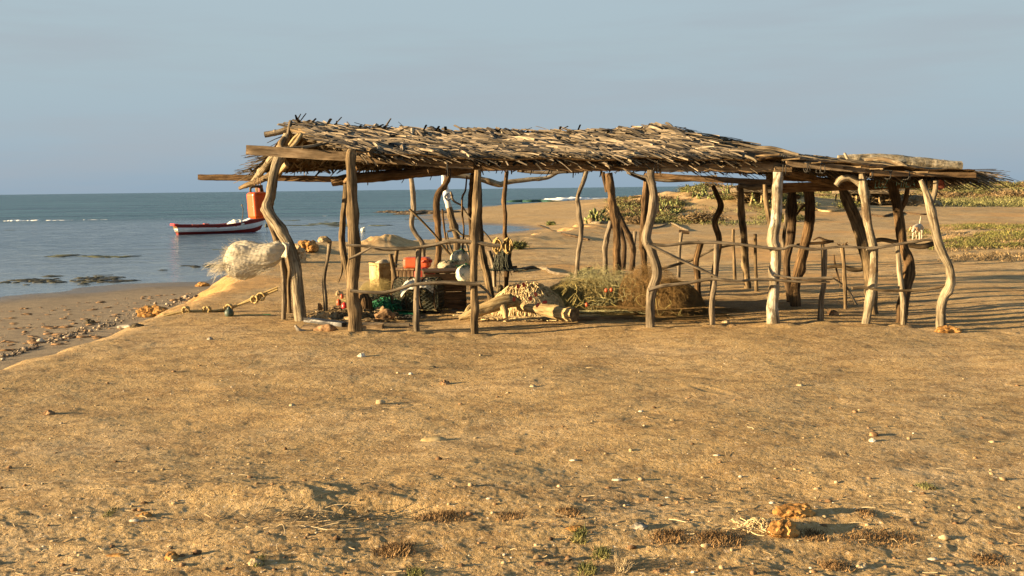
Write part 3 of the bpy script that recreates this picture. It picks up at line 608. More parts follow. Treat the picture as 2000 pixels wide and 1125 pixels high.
# sign board
pa, pb = P(1524, 367, 14.3), P(1806, 357, 12.55)
sgn = MB().bar(pa, pb, .05, .128, seg=20, rough=.003).obj('sign_board', p_signwood, hut, label='brown board painted with turquoise letters')
d = (pb-pa).normalized(); up = Vector((0, 0, 1)); nrm = d.cross(up).normalized(); upn = nrm.cross(d)
def letters(txt, x0, x1):
    cu = bpy.data.curves.new('lettering', 'FONT'); cu.body = txt; cu.size = 1; cu.shear = .25; cu.offset = -.01
    to = bpy.data.objects.new('tmp', cu); COL.objects.link(to)
    me = bpy.data.meshes.new_from_object(to.evaluated_get(bpy.context.evaluated_depsgraph_get())); bpy.data.objects.remove(to)
    bpy.data.curves.remove(cu)
    def hit(px):
        best = min(range(401), key=lambda i: abs(proj(pa.lerp(pb, i/400))[0]-px)); return pa.lerp(pb, best/400)
    a, c = hit(x0), hit(x1); vs = [v.co.copy() for v in me.vertices]
    mx, Mx = min(v.x for v in vs), max(v.x for v in vs); mz, Mz = min(v.y for v in vs), max(v.y for v in vs)
    for v in me.vertices:
        u = (v.co.x-mx)/(Mx-mx); w = (v.co.y-mz)/(Mz-mz)-.5
        v.co = a.lerp(c, u)+upn*(w*.098)+nrm*.034-wloc(sgn)
    me.materials.append(p_paint); o = bpy.data.objects.new('lettering', me); COL.objects.link(o); o.parent = sgn
def proj(p):
    q = CR.transposed() @ (p-Vector((0, 0, EYE))); return (1000+q.x/-q.z*F, 562.5-q.y/-q.z*F)
letters('N.', 1686, 1697); letters('LUZ', 1711, 1738); letters('MILA', 1752, 1791)
b = MB(); b.tube([P(1800, 357, 12.45), P(1820, 358, 12.2), P(1836, 361, 12.0)], [.062, .066, .064], 6, 6, .06, smooth=False, mi=0, capmi=1)
b.obj('beam', [w_yellow, p_redend], hut, label='yellow squared beam with a red painted end')

# ---- thatch
def poly(l):
    w = [(s, P(*p)) for s, p in l]
    def f(s):
        for (s0, a), (s1, c) in zip(w, w[1:]):
            if s <= s1: return a.lerp(c, (s-s0)/(s1-s0))
        return w[-1][1]
    return f
E1 = poly([(0, (690, 294, 11.95)), (.15, (800, 304, 11.9)), (.4, (1000, 310, 11.88)), (.75, (1280, 309, 11.85)), (1, (1475, 312, 11.8))])
R1 = poly([(0, (566, 246, 13.7)), (.15, (670, 252, 13.7)), (.4, (860, 261, 13.7)), (.75, (1120, 261, 13.7)), (.9, (1240, 257, 13.7)), (1, (1302, 250, 13.7))])
B1 = poly([(0, (490, 336, 15.3)), (.4, (850, 327, 15.6)), (.75, (1130, 324, 15.8)), (1, (1300, 330, 16.5))])
R2 = poly([(0, (1302, 250, 13.7)), (.24, (1440, 282, 13.6)), (.44, (1560, 305, 13.4)), (.58, (1640, 313, 13.3)), (.8, (1760, 326, 13.1)), (1, (1885, 339, 13.0))])
E2 = poly([(0, (1440, 312, 11.85)), (.2, (1530, 308, 11.8)), (.4, (1600, 314, 11.78)), (.6, (1700, 322, 11.75)), (.8, (1800, 328, 11.72)), (1, (1905, 331, 11.7))])
B2 = poly([(0, (1300, 330, 16.5)), (.4, (1520, 340, 16.4)), (.7, (1690, 338, 15.4)), (1, (1850, 339, 14.8))])
def sheet(Ef, Rf, name, mats, n, dirx, lens, wid, th=.05, over=.25, dark=0, under=500, sag=.06, ns=40, ntt=10, tilt=.1, lift=.05, edge=0, sdir=1, umat=1, tmin=.03, hang=1):
    """Thatched slope: solid core plus many loose leaf strips, one mesh."""
    b = MB(); vs = []; 
    def pt(s, t): return Ef(s).lerp(Rf(s), t)-Vector((0, 0, sag*4*t*(1-t)*(.5+.5*mnoise.noise(Vector((s*6, t*2, 1)))))) + Vector((0, 0, .03*mnoise.noise(Vector((s*9, t*5, 4)))))
    for k, dz in ((0, 0), (1, -th)):
        for i in range(ns+1):
            for j in range(ntt+1): vs.append(pt(i/ns, j/ntt)+Vector((0, 0, dz*(.25 if j in (0, ntt) or i in (0, ns) else 1)+.012*mnoise.noise(Vector((i*1.3, j*2.1, k*7))))))
    o = (ns+1)*(ntt+1); fs = []; q = lambda i, j, k: k*o+i*(ntt+1)+j
    for i in range(ns):
        for j in range(ntt):
            fs.append([q(i, j, 0), q(i+1, j, 0), q(i+1, j+1, 0), q(i, j+1, 0)]); fs.append([q(i, j, 1), q(i, j+1, 1), q(i+1, j+1, 1), q(i+1, j, 1)])
    for i in range(ns):
        for j in (0, ntt): fs.append([q(i, j, 0), q(i, j, 1), q(i+1, j, 1), q(i+1, j, 0)])
    for j in range(ntt):
        for i in (0, ns): fs.append([q(i, j, 0), q(i, j+1, 0), q(i, j+1, 1), q(i, j, 1)])
    b.add(vs, fs, None, .12, False, umat)  # core coloured dark, painting shade into the gaps between strips
    for k in range(n+under):
        s = U(0, 1); un = k >= n
        t = U(tmin, 1.0) if not un else U(.12, .97)
        e = 1e-2; p = pt(min(s, 1-e), t); dn = (pt(s, max(0, t-.1))-pt(s, max(.1, t))).normalized(); al = (Ef(min(1, s+.05))-Ef(min(1, s+.05)-.05)).normalized()*sdir
        nm = al.cross(dn).normalized()
        if nm.z < 0: nm = -nm
        lx = dirx+G_(0, .28)*(1.7 if dirx == .75 else 1); cl = mnoise.noise(Vector((s*14, t*5, 9)))
        dv = (dn*(1+.2*G_(0, 1))+al*(lx+cl*.5)).normalized()
        dv = (dv+nm*(tilt*(.4+abs(G_(0, 1)))*(1 if random.random() < .8 else 2))).normalized()
        ln = U(*lens)*(1 if random.random() < .9 else 1.35); w = U(*wid)
        rvv = min(1, max(0, .48+.40*cl+G_(0, .27)-dark))
        if un: b.strip(p-Vector((0, 0, th+.008+U(0, .015))), (dn*random.choice((-1, 1))+al*G_(0, .5)), -nm, min(ln, .28), w*1.3, U(-.06, -.01), rvv*.8, 4, .2)
        else:
            c = p+nm*U(.0, lift)-dv*ln*U(.3, .7)
            b.strip(c, dv, nm, ln, w, U(.1, .4), rvv, 4, U(.1, .35), G_(0, .5))
    # strip faces use the leaf material, the core the underside material
    b.mi = [m if i < len(fs) else 0 for i, m in enumerate(b.mi)]
    return b
b = sheet(E1, R1, '', None, 4300, .75, (.18, .55), (.02, .078), tilt=.085, lift=.075, tmin=.10)
# drooping eave fringe and ridge tufts
for k in range(1000):
    s = U(0, 1); p = E1(s)+Vector((0, U(.0, .25), U(-.02, .05))); al = Vector((1, 0, 0))
    dv = Vector((U(.6, 1.3), -U(.1, .6), -U(.08, .32)))
    b.strip(p-dv.normalized()*U(.1, .25), dv, Vector((0, -.4, 1)), U(.12, .28)*(1 if random.random() < .9 else 1.5), U(.014, .04), U(.05, .25), min(1, max(0, G_(.5, .25))), 4, .2, G_(0, .6))
for k in range(260):
    s = U(0, 1)**1.3; p = R1(s)+Vector((0, U(-.1, .25), U(0, .03)))
    dv = Vector((G_(.5, .5), U(-.2, .7), U(-.05, .16)*(1.3 if s < .35 else .5)))
    b.strip(p, dv, Vector((0, 0, 1)), U(.08, .22), U(.02, .05), U(-.05, .2), max(0, G_(.25, .25)), 3, .2, G_(0, .5))
b.obj('thatch', [m_thatch, m_under], hut)
b = sheet(B1, R1, '', None, 1000, -.3, (.25, .6), (.016, .042), under=900, dark=.15)
for k in range(90):
    p = B1(0).lerp(R1(0), U(0, .55)); dv = Vector((-1, U(-.5, .4), U(-.25, .12)))
    b.strip(p+Vector((.15, 0, U(-.06, .03))), dv, Vector((0, 0, 1)), U(.15, .5), U(.012, .03), U(0, .2), U(.1, .8), 3, .2, G_(0, .5))
b.obj('thatch', [m_thatchd, m_under], hut)
b = sheet(E2, R2, '', None, 2000, 2.2, (.3, .7), (.014, .04), tilt=.025, lift=.025, dark=.05, under=0, sag=.02, tmin=.34)
b.obj('thatch', [m_thatchd, m_under], hut, label='low darker roof of flattened palm fronds')
b = sheet(B2, R2, '', None, 500, 2.2, (.3, .7), (.014, .04), tilt=.03, lift=.02, dark=.1, under=700, sag=.02, tmin=.1)
for k in range(60):
    s = .95+U(0, .05); p = R2(s).lerp(E2(s) if random.random() < .5 else B2(s), U(0, .95)); dv = Vector((1, G_(.05, .25), U(-.22, .06)))
    b.strip(p, dv, Vector((0, 0, 1)), U(.3, .62), U(.01, .022), U(.0, .2), U(.0, .5), 5, .2, G_(0, .6))
b.obj('thatch', [m_thatchd, m_under], hut)
# dark ragged tips along the upper right roof edge
b = MB()
for k in range(260):
    s = U(0, 1); p = R2(s)+Vector((U(-.1, .1), U(-.15, .1), U(.0, .02)))
    b.strip(p, Vector((1, G_(0, .3), U(-.12, .05)-.08)), Vector((0, 0, 1)), U(.15, .5), U(.015, .04), .1, U(.05, .6), 3, .2, G_(0, .4))
for k in range(16):
    s = U(.0, .5); p = R2(s).lerp(E2(s), U(.2, .8))
b.obj('thatch', m_thatchd, hut)

# ------------------------------------------------------------------ hanging things
def curve_mess(b, c, ext, n, ln, r, seg=10, top=1.0, rv=(0, 1), sides=3, curl=1.2, floor=0.0, lift=0):
    for _ in range(n):
        a = U(0, 6.283); q = math.sqrt(random.random()); px = math.cos(a)*q; py = math.sin(a)*q
        hh = (1-q*q)**.6; z = U(0, 1)**.7*hh*top
        p = Vector((c[0]+px*ext[0], c[1]+py*ext[1], c[2]+z*ext[2])); d = Vector((G_(0, 1), G_(0, 1), G_(0, .45))).normalized(); pts = [p]
        for k in range(seg):
            d = (d+Vector((G_(0, 1), G_(0, 1), G_(0, .6)))*curl*.35).normalized(); nx = pts[-1]+d*(ln/seg)
            rel = Vector(((nx.x-c[0])/ext[0], (nx.y-c[1])/ext[1])); lim = max(0, 1-rel.length_squared)**.6*ext[2]*(1+lift*random.random())
            if nx.z > c[2]+lim: nx.z = c[2]+lim; d.z = -abs(d.z)*.3
            if nx.z < c[2]+.01: nx.z = c[2]+.01; d.z = abs(d.z)*.5
            pts.append(nx)
        b.tube(pts, r*U(.7, 1.2), sides, seg*2 if seg < 14 else seg+6, cap=False, rv=U(*rv))
    return b
# orange jerrycan
c = P(503, 401, 13.9); rot = Matrix.Rotation(R(44), 3, 'Z') @ Matrix.Rotation(R(-3), 3, 'Y')
jc = thing('jerrycan', c-Vector((0, 0, .19)), 'bright orange plastic jerrycan hanging from the left end of the shelter', 'jerrycan')
MB().box(c, (.215, .215, .355), rot, .04, 4).obj('body', p_orange, jc)
t = c+rot@Vector((0, 0, .19))
MB().tube([t+rot@Vector(q) for q in ((-.09, 0, -.01), (-.08, 0, .05), (0, 0, .065), (.06, 0, .05), (.07, 0, -.01))], .016, 8, 20, .03).obj('handle', r_dark, jc)  # dark handle colour stands for the shade under the branch
MB().tube([t+rot@Vector((.09, .05, -.01)), t+rot@Vector((.09, .05, .05))], .028, 10, 3).obj('cap', p_dred, jc)
b = MB(); hk = P(502, 352, 14.3)
for dx in (-.03, .02, .05): b.tube([t+Vector((dx*.5, 0, .05)), t.lerp(hk, .5)+Vector((dx, 0, 0)), hk+Vector((dx, 0, .03))], .007, 5, 8)
b.obj('strap', r_brown, jc)
# wind-blown white sack
b = MB(); c0 = P(556, 492, 12.9); n = 70; sides = 72; vs = []; ax = [P(x, y, 12.9) for x, y in ((556, 484), (545, 490), (520, 497), (485, 502), (455, 506), (436, 510))]
cc = cr(ax, n)
for i, q in enumerate(cc):
    f = i/n; rr = lerpl([.05, .09, .14, .165, .175, .19, .185, .14, .03], f); fl = lerpl([.5, .6, .55, .5], f)
    for k in range(sides):
        a = 2*math.pi*k/sides; d = Vector((0, math.cos(a)*fl, math.sin(a)))
        q7 = a+f*1.6+.5*mnoise.noise(Vector((f*3, math.cos(a), math.sin(a)))); fold = -.15*abs(math.sin(q7*3.5))*(1.1-f)-.09*abs(math.sin(q7*8+2))*(1-f*.5)+.10+.42*mnoise.noise(Vector((f*3.2, math.cos(a)*1.5, math.sin(a)*1.5+4)))
        vs.append(q+d*rr*(1+fold)+Vector((U(-.004, .004), U(-.004, .004), -.05*f*max(0, -math.sin(a)))))
fs = [[i*sides+k, i*sides+(k+1) % sides, (i+1)*sides+(k+1) % sides, (i+1)*sides+k] for i in range(n) for k in range(sides)]
sack = thing('windblown_sack', c0-Vector((0, 0, .25)), 'frayed white fibre sack blowing sideways from the left corner post', 'sack')
_n = p_fibre.node_tree; _b = _n.nodes['Principled BSDF']; _t = _n.nodes.new('ShaderNodeBsdfTranslucent'); _m = _n.nodes.new('ShaderNodeMixShader')
_t.inputs['Color'].default_value = (.75, .68, .52, 1); _m.inputs[0].default_value = .35; _n.links.new(_b.outputs[0], _m.inputs[1]); _n.links.new(_t.outputs[0], _m.inputs[2]); _n.links.new(_m.outputs[0], _n.nodes['Material Output'].inputs[0])
b.add(vs, fs, None, .5, True); b.obj('cloth', p_fibre, sack)
b = MB()
for _ in range(750):
    i = random.randrange(int(n*.1), n-1); k = random.randrange(sides); p = Vector(vs[i*sides+k]); out = (p-cc[i]).normalized()
    edge = random.random() < .30
    d = Vector((-1, G_(0, .3), G_(-.12, .25))).normalized(); ln = U(.03, .10)*(1.2 if edge else .8)
    b.tube([p, p+out*ln*.10+d*ln*.4, p+out*ln*(.32 if edge else .12)+d*ln], .0014, 3, 4, cap=False)
for _ in range(120):
    p = Vector((P(446, 514, 12.9)))+Vector((G_(0, .05), G_(0, .05), G_(0, .03))); L_ = U(.08, .28)
    b.tube([p, p+Vector((-L_*.5, G_(0, .04), -.03+G_(0, .02))), p+Vector((-L_, G_(0, .05), -.09+G_(0, .05)))], .0016, 3, 5, cap=False)
for _ in range(160):
    p = P(U(465, 540), U(522, 529), 12.9)+Vector((0, G_(0, .05), 0)); L_ = U(.05, .16)
    b.tube([p, p+Vector((-L_*.5, 0, -.01)), p+Vector((-L_, G_(0, .03), -.035+G_(0, .02)))], .0014, 3, 4, cap=False)
b.obj('fringe', p_fibre, sack)
b = MB()
for k in range(5): b.tube([P(552+k*3, 474, 12.7), P(560, 484+k*4, 12.65), P(551+k*2, 502, 12.75)], .012, 6, 8)
b.obj('tie', p_fibre, sack)
# coiled ropes hung on the rail
for x, lab in ((971, 'left one of two tan rope coils hung on the fence rail'), (992, 'right one of two tan rope coils hung beside the rear post')):
    c = P(x, 480, 15.6); b = MB()
    for k in range(24):
        w = U(.012, .075); h = U(.085, .125)
        b.tube([c+Vector((math.sin(a)*w, G_(0, .02), math.cos(a)*h)) for a in [j*.785 for j in range(9)]], .011, 6, 20)
    b.obj('rope_coil', p_rope, at=c, label=lab, cat='rope', group='rope coils on the rail')
c = P(982, 505, 16.1); b = MB()
curve_mess(b, c-Vector((0, 0, .18)), (.15, .13, .36), 160, .35, .005, curl=1.5); 
for k in range(7): b.tube([P(965+k*5, 480, 15.7), P(962+k*5+U(-4, 4), 510, 15.7), P(966+k*5+U(-4, 4), 530+U(-6, 10), 15.7)], .006, 5, 8)
b.rock(c-Vector((0, 0, .12)), (.10, .08, .16), 5, 2, .4)
b.obj('net_bundle', p_wire, at=c, label='black net bundle hanging below the tan rope coils', cat='net')
c = P(976, 563, 15.3); wgt = thing('hanging_weight', c, 'dark weight dangling on a cord below the rope coils', 'weight')
MB().rock(c-Vector((0, 0, .05)), (.06, .06, .075), 3, 3, .3).obj('lump', r_dark, wgt)
MB().tube([c+Vector((0, 0, .05)), P(976, 520, 15.4), P(975, 492, 15.5)], .006, 5, 8).obj('cord', m_lash, wgt)

# ------------------------------------------------------------------ things under and around the shelter
def onground(px, py): return Gd(px, py, 0)
# knotted rope from the post to the beach
b = MB()
A, B_ = P(542, 566, 14.3), Gd(318, 611); B_.z = H(B_.x, B_.y)+.03
for off in (0, 1):
    pts = [A.lerp(B_, f)+Vector((0, .03*off, -.10*math.sin(f*3.1)+(.035*off*math.sin(f*6+1)))) for f in [i/8 for i in range(9)]]
    for q in pts: q.z = max(q.z, H(q.x, q.y)+.015)
    b.tube(pts, .016, 7, 60, .1)
rp = thing('mooring_rope', B_, 'doubled straw coloured rope with knots tied to the left corner post', 'rope'); b.obj('strand', p_rope, rp)
for f in (.14, .20, .43, .62, .80):
    c = A.lerp(B_, f)+Vector((0, -.01, -.10*math.sin(f*3.1))); c.z = max(c.z, H(c.x, c.y)+.03); b = MB()
    for k in range(4): b.tube([c+Vector((math.cos(a)*.045+G_(0, .008), G_(0, .02), math.sin(a)*.05)) for a in [j*1.05+k for j in range(7)]], .013, 6, 14)
    if f > .4: b.tube([c, c+Vector((.03, -.03, -.09)), c+Vector((-.03, -.02, -.16)), c+Vector((-.05, 0, -.06))], .01, 6, 12)
    b.obj('knot', p_rope, rp)
c = GT(448, 618); MB().ball(c+Vector((0, 0, .045)), .062).rock(c+Vector((0, 0, .08)), (.03, .03, .04), 2, 2, .1).obj('buoy', p_dgreen, at=c, label='small dark green ball buoy on the sand below the mooring rope', cat='buoy')
c = GT(470, 617); b = MB(); b.tube([c+Vector((x, G_(0, .03), .012)) for x in [-.1, .05, .15, .25, .4]], .005, 5, 20); b.obj('cord', p_green, at=c, label='thin green cord trailing from the dark ball buoy', cat='cord')

ROCKS = [
 (1550, 1006, 76, 34, r_orange, 'larger ochre rock, upper of the pair in the right foreground', 4), (1528, 1043, 56, 42, r_orange, 'ochre rock nearest the camera, lower of the foreground pair', 4),
 (848, 862, 54, 14, r_olive, 'smooth flat oval olive stone lying alone on the sand', 3), (335, 1091, 28, 20, r_orange, 'small ochre cube-like stone in the lower left sand', 3),
 (498, 1103, 32, 20, r_tan, 'small tan stone with a grass sprig beside it', 3), (706, 698, 15, 13, r_white, 'white coral lump in front of the second post', 3),
 (869, 752, 20, 14, r_brown, 'knobbly brown coral stone in mid foreground', 3), (1704, 864, 14, 12, r_white, 'round white stone in the right mid foreground', 3),
 (1937, 865, 13, 8, r_tan, 'pale small stone near the right edge of the picture', 2), (410, 665, 13, 9, r_grey, 'grey pebble left of the shelter', 2),
 (245, 642, 34, 9, r_white, 'flat whitish shell piece on the bank edge', 3), (266, 641, 24, 12, r_dark, 'dark stone touching the whitish shell piece', 3),
 (95, 810, 22, 13, r_brown, 'brown stone alone at the far left of the sand', 3), (570, 794, 13, 10, r_tan, 'tan coral pebble left of the brown coral stone', 2),
 (280, 1009, 28, 13, r_orange, 'low ochre lump left of the dry twigs', 3), (230, 1087, 48, 10, r_orange, 'flat ochre slab at the lower left', 3),
 (1126, 1035, 42, 14, r_orange, 'flat ochre stone behind a green tuft', 3), (1680, 1109, 28, 17, r_tan, 'pale stone at the bottom edge on the right', 3),
 (1852, 650, 54, 16, r_orange, 'reddish clod at the foot of the rightmost post', 4), (1562, 755, 15, 9, r_tan, 'tan pebble midway in the right sand', 2),
 (1060, 1104, 28, 11, r_brown, 'rusty brown stone at the bottom centre', 3), (1248, 1031, 38, 16, r_grey, 'grey crusted stone right of the green tuft', 3),
 (845, 720, 20, 7, r_dark, 'flat dark stone just above the brown coral stone', 2), (1040, 757, 14, 9, r_tan, 'tan pebble right of the brown coral stone', 2),
 (1627, 618, 20, 18, r_brown, 'brown rock in the roof shadow among the right posts', 3), (1418, 632, 16, 8, r_tan, 'tan pebble right of the short fence post', 2),
 (603, 492, 40, 30, r_orange, 'big ochre boulder on the bank behind the left post', 4), (583, 514, 32, 46, r_tan, 'upright tan boulder beside the ochre boulder', 4),
 (300, 620, 62, 30, r_orange, 'sandy clod jutting from the bank where the rope ends', 4), (663, 578, 16, 13, r_tan, 'yellowish stone behind the second post', 3),
 (1710, 988, 9, 6, r_dark, 'tiny dark pebble right of the ochre pair', 2), (1508, 985, 12, 9, r_white, 'white shell just left of the ochre pair', 2), (1286, 1118, 24, 12, r_brown, 'rust coloured stone at the bottom edge', 3),
 (176, 634, 18, 14, r_dark, 'dark round stone in the rubble at the bank foot', 3), (78, 670, 18, 11, r_white, 'white stone on the lower beach at the far left', 3), (395, 561, 26, 12, r_orange, 'ochre stone at the tip of the beach below the sack', 3)]
for i, (x, y, w, h, mt, lab, sub) in enumerate(ROCKS):
    c = GT(x, y-2); k = c.y/F
    MB().rock(c-Vector((0, 0, .008)), (w*k*.50, min(w, h*1.5)*k*.5, h*k*.58), i+1, sub, .14 if 'oval' in lab else .36, 1.3, .25).obj('stone', mt, at=c, label=lab, cat='stone')
# bank rubble
b = MB()
EDGE = [(0, 703), (100, 667), (230, 632), (300, 611), (345, 592), (390, 572)]
for _ in range(900):
    px = U(0, 389)
    if mnoise.noise(Vector((px*.03, 1, 1))) < -.15 and random.random() < .7: continue
    for (xa, ya), (xb, yb) in zip(EDGE, EDGE[1:]):
        if xa <= px <= xb: py = ya+(yb-ya)*(px-xa)/(xb-xa)
    p = GT(px, py-abs(G_(0, 7))*(1.3 if 150 < px < 330 else .7)+U(0, 5))
    s = (abs(G_(0, .012))+.005)*(2 if random.random() < .07 else 1); b.rock(p, (s*U(.8, 1.6), s, s*.8), random.random()*99, 1, .4, rv=random.random())
b.obj('rubble', M('shell_rubble', [(.06, .045, .03), (.20, .15, .10), (.38, .31, .22)], rv=.6, scale=9), label='band of broken shells and rubble along the foot of the bank', kind='stuff')
b = MB()
for _ in range(260):
    px = U(0, 380); py = U(590, 690)-px*.1
    p = Gd(px, py, -.85); p.z = H(p.x, p.y)
    s = abs(G_(0, .028))+.012; b.rock(p, (s*U(1, 2.2), s, s*.3), random.random()*99, 2, .7, rv=random.random())
b.obj('beach_weed', r_brown, label='scattered brown weed clumps on the damp lower beach', kind='stuff')
# pebbles, shell grit and clods
for nm, mt, n, s0, lab in (('pebbles', r_tan, 420, .005, 'small tan pebbles scattered over the sand'), ('pebbles', r_brown, 480, .0055, 'small brown pebbles and clods scattered over the sand'), ('shell_bits', r_white, 170, .0036, 'white shell bits scattered over the sand')):
    b = MB()
    for _ in range(n):
        px = U(-150, 2150); py = 652+(1135-652)*random.random()**.75
        if px < 420 and py < 760-px*.28: continue
        p = Gd(px, py); p.z = H(p.x, p.y); s = (abs(G_(0, s0))+.003)*(2.0 if random.random() < .05 else 1)
        b.rock(p-Vector((0, 0, .002)), (s*U(.8, 1.6), s*U(.8, 1.3), s*U(.5, 1)), random.random()*99, 1, .4)
    b.obj(nm, mt, label=lab, kind='stuff')
# straw litter
b = MB()
for _ in range(420):
    px = U(-100, 2100); py = 700+435*random.random()**.6
    if mnoise.noise(Vector((px*.008, py*.02, 2))) < -.05 and py < 960: continue
    if px < 300 and py < 740: continue
    p = Gd(px, py); p.z = H(p.x, p.y)+.006; a = G_(0, .9); L_ = U(.02, .09)
    b.tube([p, p+Vector((math.cos(a)*L_*.5, math.sin(a)*L_*.5, U(0, .01))), p+Vector((math.cos(a+G_(0, .3))*L_, math.sin(a)*L_, U(0, .012)))], U(.001, .0025), 3, 4, cap=False, rv=random.random())
b.obj('straw_litter', l_straw, label='dry straw and twig bits littering the sand', kind='stuff')
# heap of dry twigs
b = MB(); c = GT(580, 1030)
for _ in range(80):
    px = 570+(U(-1, 1)+U(-1, 1))*75; py = 1020+(U(-1, 1)+U(-1, 1))*13
    p = GT(px, py)+Vector((0, 0, .012)); a = G_(.1, .7); L_ = U(.05, .22); dz = abs(G_(0, .03))
    b.tube([p, p+Vector((math.cos(a)*L_*.5, math.sin(a)*L_*.5, dz+G_(0, .01))), p+Vector((math.cos(a+G_(0, .4))*L_, math.sin(a)*L_, dz*1.3))], U(.001, .0024), 4, 6, rv=random.random())
b.obj('twig_heap', l_straw, at=c, label='thin heap of dry pale twigs in the left foreground', cat='twigs')
# grass tufts
def tuft(px, py, w, h, mt, lab, n=None, spread=1.0):
    c = GT(px, py); k = c.y/F; b = MB(); n = n or int(w*6.5); h = h*.72 if w > 45 else h
    for _ in range(n):
        q = c+Vector(((U(-.5, .5)+U(-.5, .5))*w*k*.5, U(-.06, .06)+U(-.1, .1)*w*k, 0)); q.z = H(q.x, q.y)-.004
        L_ = h*k*U(.3, 1.0)*1.1; d = Vector((G_(0, .6)*spread, G_(0, .6)*spread, 1)).normalized()
        b.strip(q, d, Vector((G_(0, 1), -1, .3)), L_, U(.002, .005), U(.05, .5), random.random(), 3, .1)
    return b.obj('grass_tuft', mt, at=c, label=lab, cat='grass', group='grass tufts in the foreground')
for a in [(860, 1012, 115, 17, l_drygrass, 'longest low brown tuft left of centre, in front of the small hollow'), (1110, 1001, 62, 14, l_drygrass, 'brown tuft right of centre above the flat ochre stone'), (995, 1010, 72, 11, l_drygrass, 'low brown tuft between two denser brown tufts'),
 (770, 1077, 85, 24, l_drygrass, 'dense brown tuft below and left of the longest tuft'), (1310, 1050, 90, 18, l_drygrass, 'brown tuft right of the grey crusted stone'), (1405, 1053, 120, 18, l_drygrass, 'wide brown tuft left of the ochre rock pair'),
 (1690, 1003, 50, 10, l_drygrass, 'small dark brown tuft right of the upper ochre rock'), (1810, 951, 36, 9, l_olive, 'small olive tuft near the right side'), (1635, 1108, 70, 18, l_drygrass, 'brown tuft beside the pale stone at the bottom edge'),
 (1590, 1050, 70, 14, l_drygrass, 'brown tuft at the foot of the lower ochre rock'), (1130, 1047, 36, 16, l_green, 'green tuft in front of the flat ochre stone'), (1175, 1082, 40, 13, l_green, 'green tuft lower right of the flat ochre stone'),
 (1147, 1114, 42, 16, l_green, 'green tuft near the bottom edge at centre right'), (810, 1122, 38, 14, l_green, 'green tuft cut by the bottom edge left of centre'), (506, 1099, 20, 11, l_green, 'tiny green sprig on the small tan stone'),
 (1216, 1110, 36, 30, l_straw, 'pale dry shrublet standing right of the green tuft at the bottom'), (1720, 1052, 190, 12, l_drygrass, 'long thin brown tuft along the right foreground'), (215, 1003, 22, 8, l_green, 'small green sprig left of the low ochre lump'), (1930, 1095, 80, 12, l_drygrass, 'brown tuft in the lower right corner')]: tuft(*a)
c = GT(1483, 1030); b = MB()
curve_mess(b, c, (.075, .04, .05), 60, .16, .0022, curl=1.8)
b.obj('net_scrap', p_beige, at=c, label='bleached white scrap of netting left of the lower ochre rock', cat='net')
for i, (x, y, w, lab) in enumerate([(1822, 1093, 22, 'white shell flake at the lower right'), (1120, 900, 16, 'white shell flake right of the oval stone'), (1205, 938, 22, 'long pale fibre scrap in mid foreground'), (955, 975, 12, 'cream shell piece above the brown tufts'), (1400, 890, 14, 'pale shell flake left of the round white stone'), (1252, 804, 12, 'white sliver in mid sand'), (262, 1018, 20, 'bluish white plastic scrap by the low ochre lump')]):
    c = GT(x, y); k = c.y/F*w/2; b = MB(); b.rock(c, (k, k*.6, .008), i+40, 2, .4); b.obj('shell', r_white, at=c, label=lab, cat='shell')

# free-standing stakes
for pts, w, mt, lab in [
 ([(636, 619), (636, 590), (633, 545), (641, 500), (644, 470)], [10, 9, 8, 7, 8], w_gray, 'thin stake topped by a coral block between the two left posts'),
 ([(1436, 547), (1434, 510), (1432, 470), (1432, 448)], [7, 7, 6, 6], w_tan, 'thin bent stake left of the thick rear post'),
 ([(1479, 567), (1476, 520), (1475, 457)], [8, 7, 7], w_tan, 'straight stake right of the thick rear post'),
 ([(1325, 541), (1327, 495), (1331, 452)], [7, 7, 7], w_gray, 'stake with a crosspiece on top behind the fence rails'),
 ([(1238, 520), (1238, 490), (1241, 452)], [7, 7, 7], w_gray, 'short stake behind the dark leaning post'),
 ([(1608, 541), (1607, 500), (1607, 470)], [7, 7, 7], w_tan, 'stake with a bent stick across its top among the right posts'),
 ([(1652, 602), (1650, 550), (1645, 480)], [8, 8, 8], w_tan, 'stake with a ragged top right of the bent stick'),
 ([(1365, 587), (1362, 545), (1360, 510), (1369, 470)], [14, 13, 12, 14], w_brown, 'thick broken stub behind the right net heap'),
 ([(1679, 592), (1655, 565), (1640, 553), (1622, 541)], [6, 6, 6, 4], w_gray, 'leaning bent branch stuck in the sand among the right posts'),
 ([(1646, 560), (1632, 520), (1628, 498)], [4, 4, 4], w_dark, 'thin dark twig standing beside the leaning branch')]:
    Y0 = depth_of(*pts[0]); base = Gd(*pts[0])
    t = thing('wooden_stake', base, lab, 'stake', 'stakes standing in the sand')
    limb(pts, w, mt, 'shaft', parent=t, knots=1, sides=8)
    if 'coral' in lab:
        MB().rock(P(633, 473, Y0), (.09, .05, .055), 4, 3, .3).obj('coral_block', r_tan, t, label='tan coral block laid on the stake')
    if 'crosspiece' in lab: limb([(1326, 451), (1335, 453), (1346, 454)], [6, 7, 7], w_dark, 'crosspiece', Y0=Y0, parent=t, knots=0)
    if 'bent stick' in lab and 'among' in lab: limb([(1588, 469), (1600, 464), (1612, 470), (1628, 472)], [3, 4, 6, 5], w_brown, 'crosspiece', Y0=Y0, parent=t, knots=0)
    if 'ragged' in lab:
        b = MB()
        for _ in range(14): b.tube([P(1645, 484, Y0), P(1645+U(-12, 12), 478+U(-6, 3), Y0+U(-.05, .05))], .007, 5, 3)
        b.obj('splinters', w_brown, t)

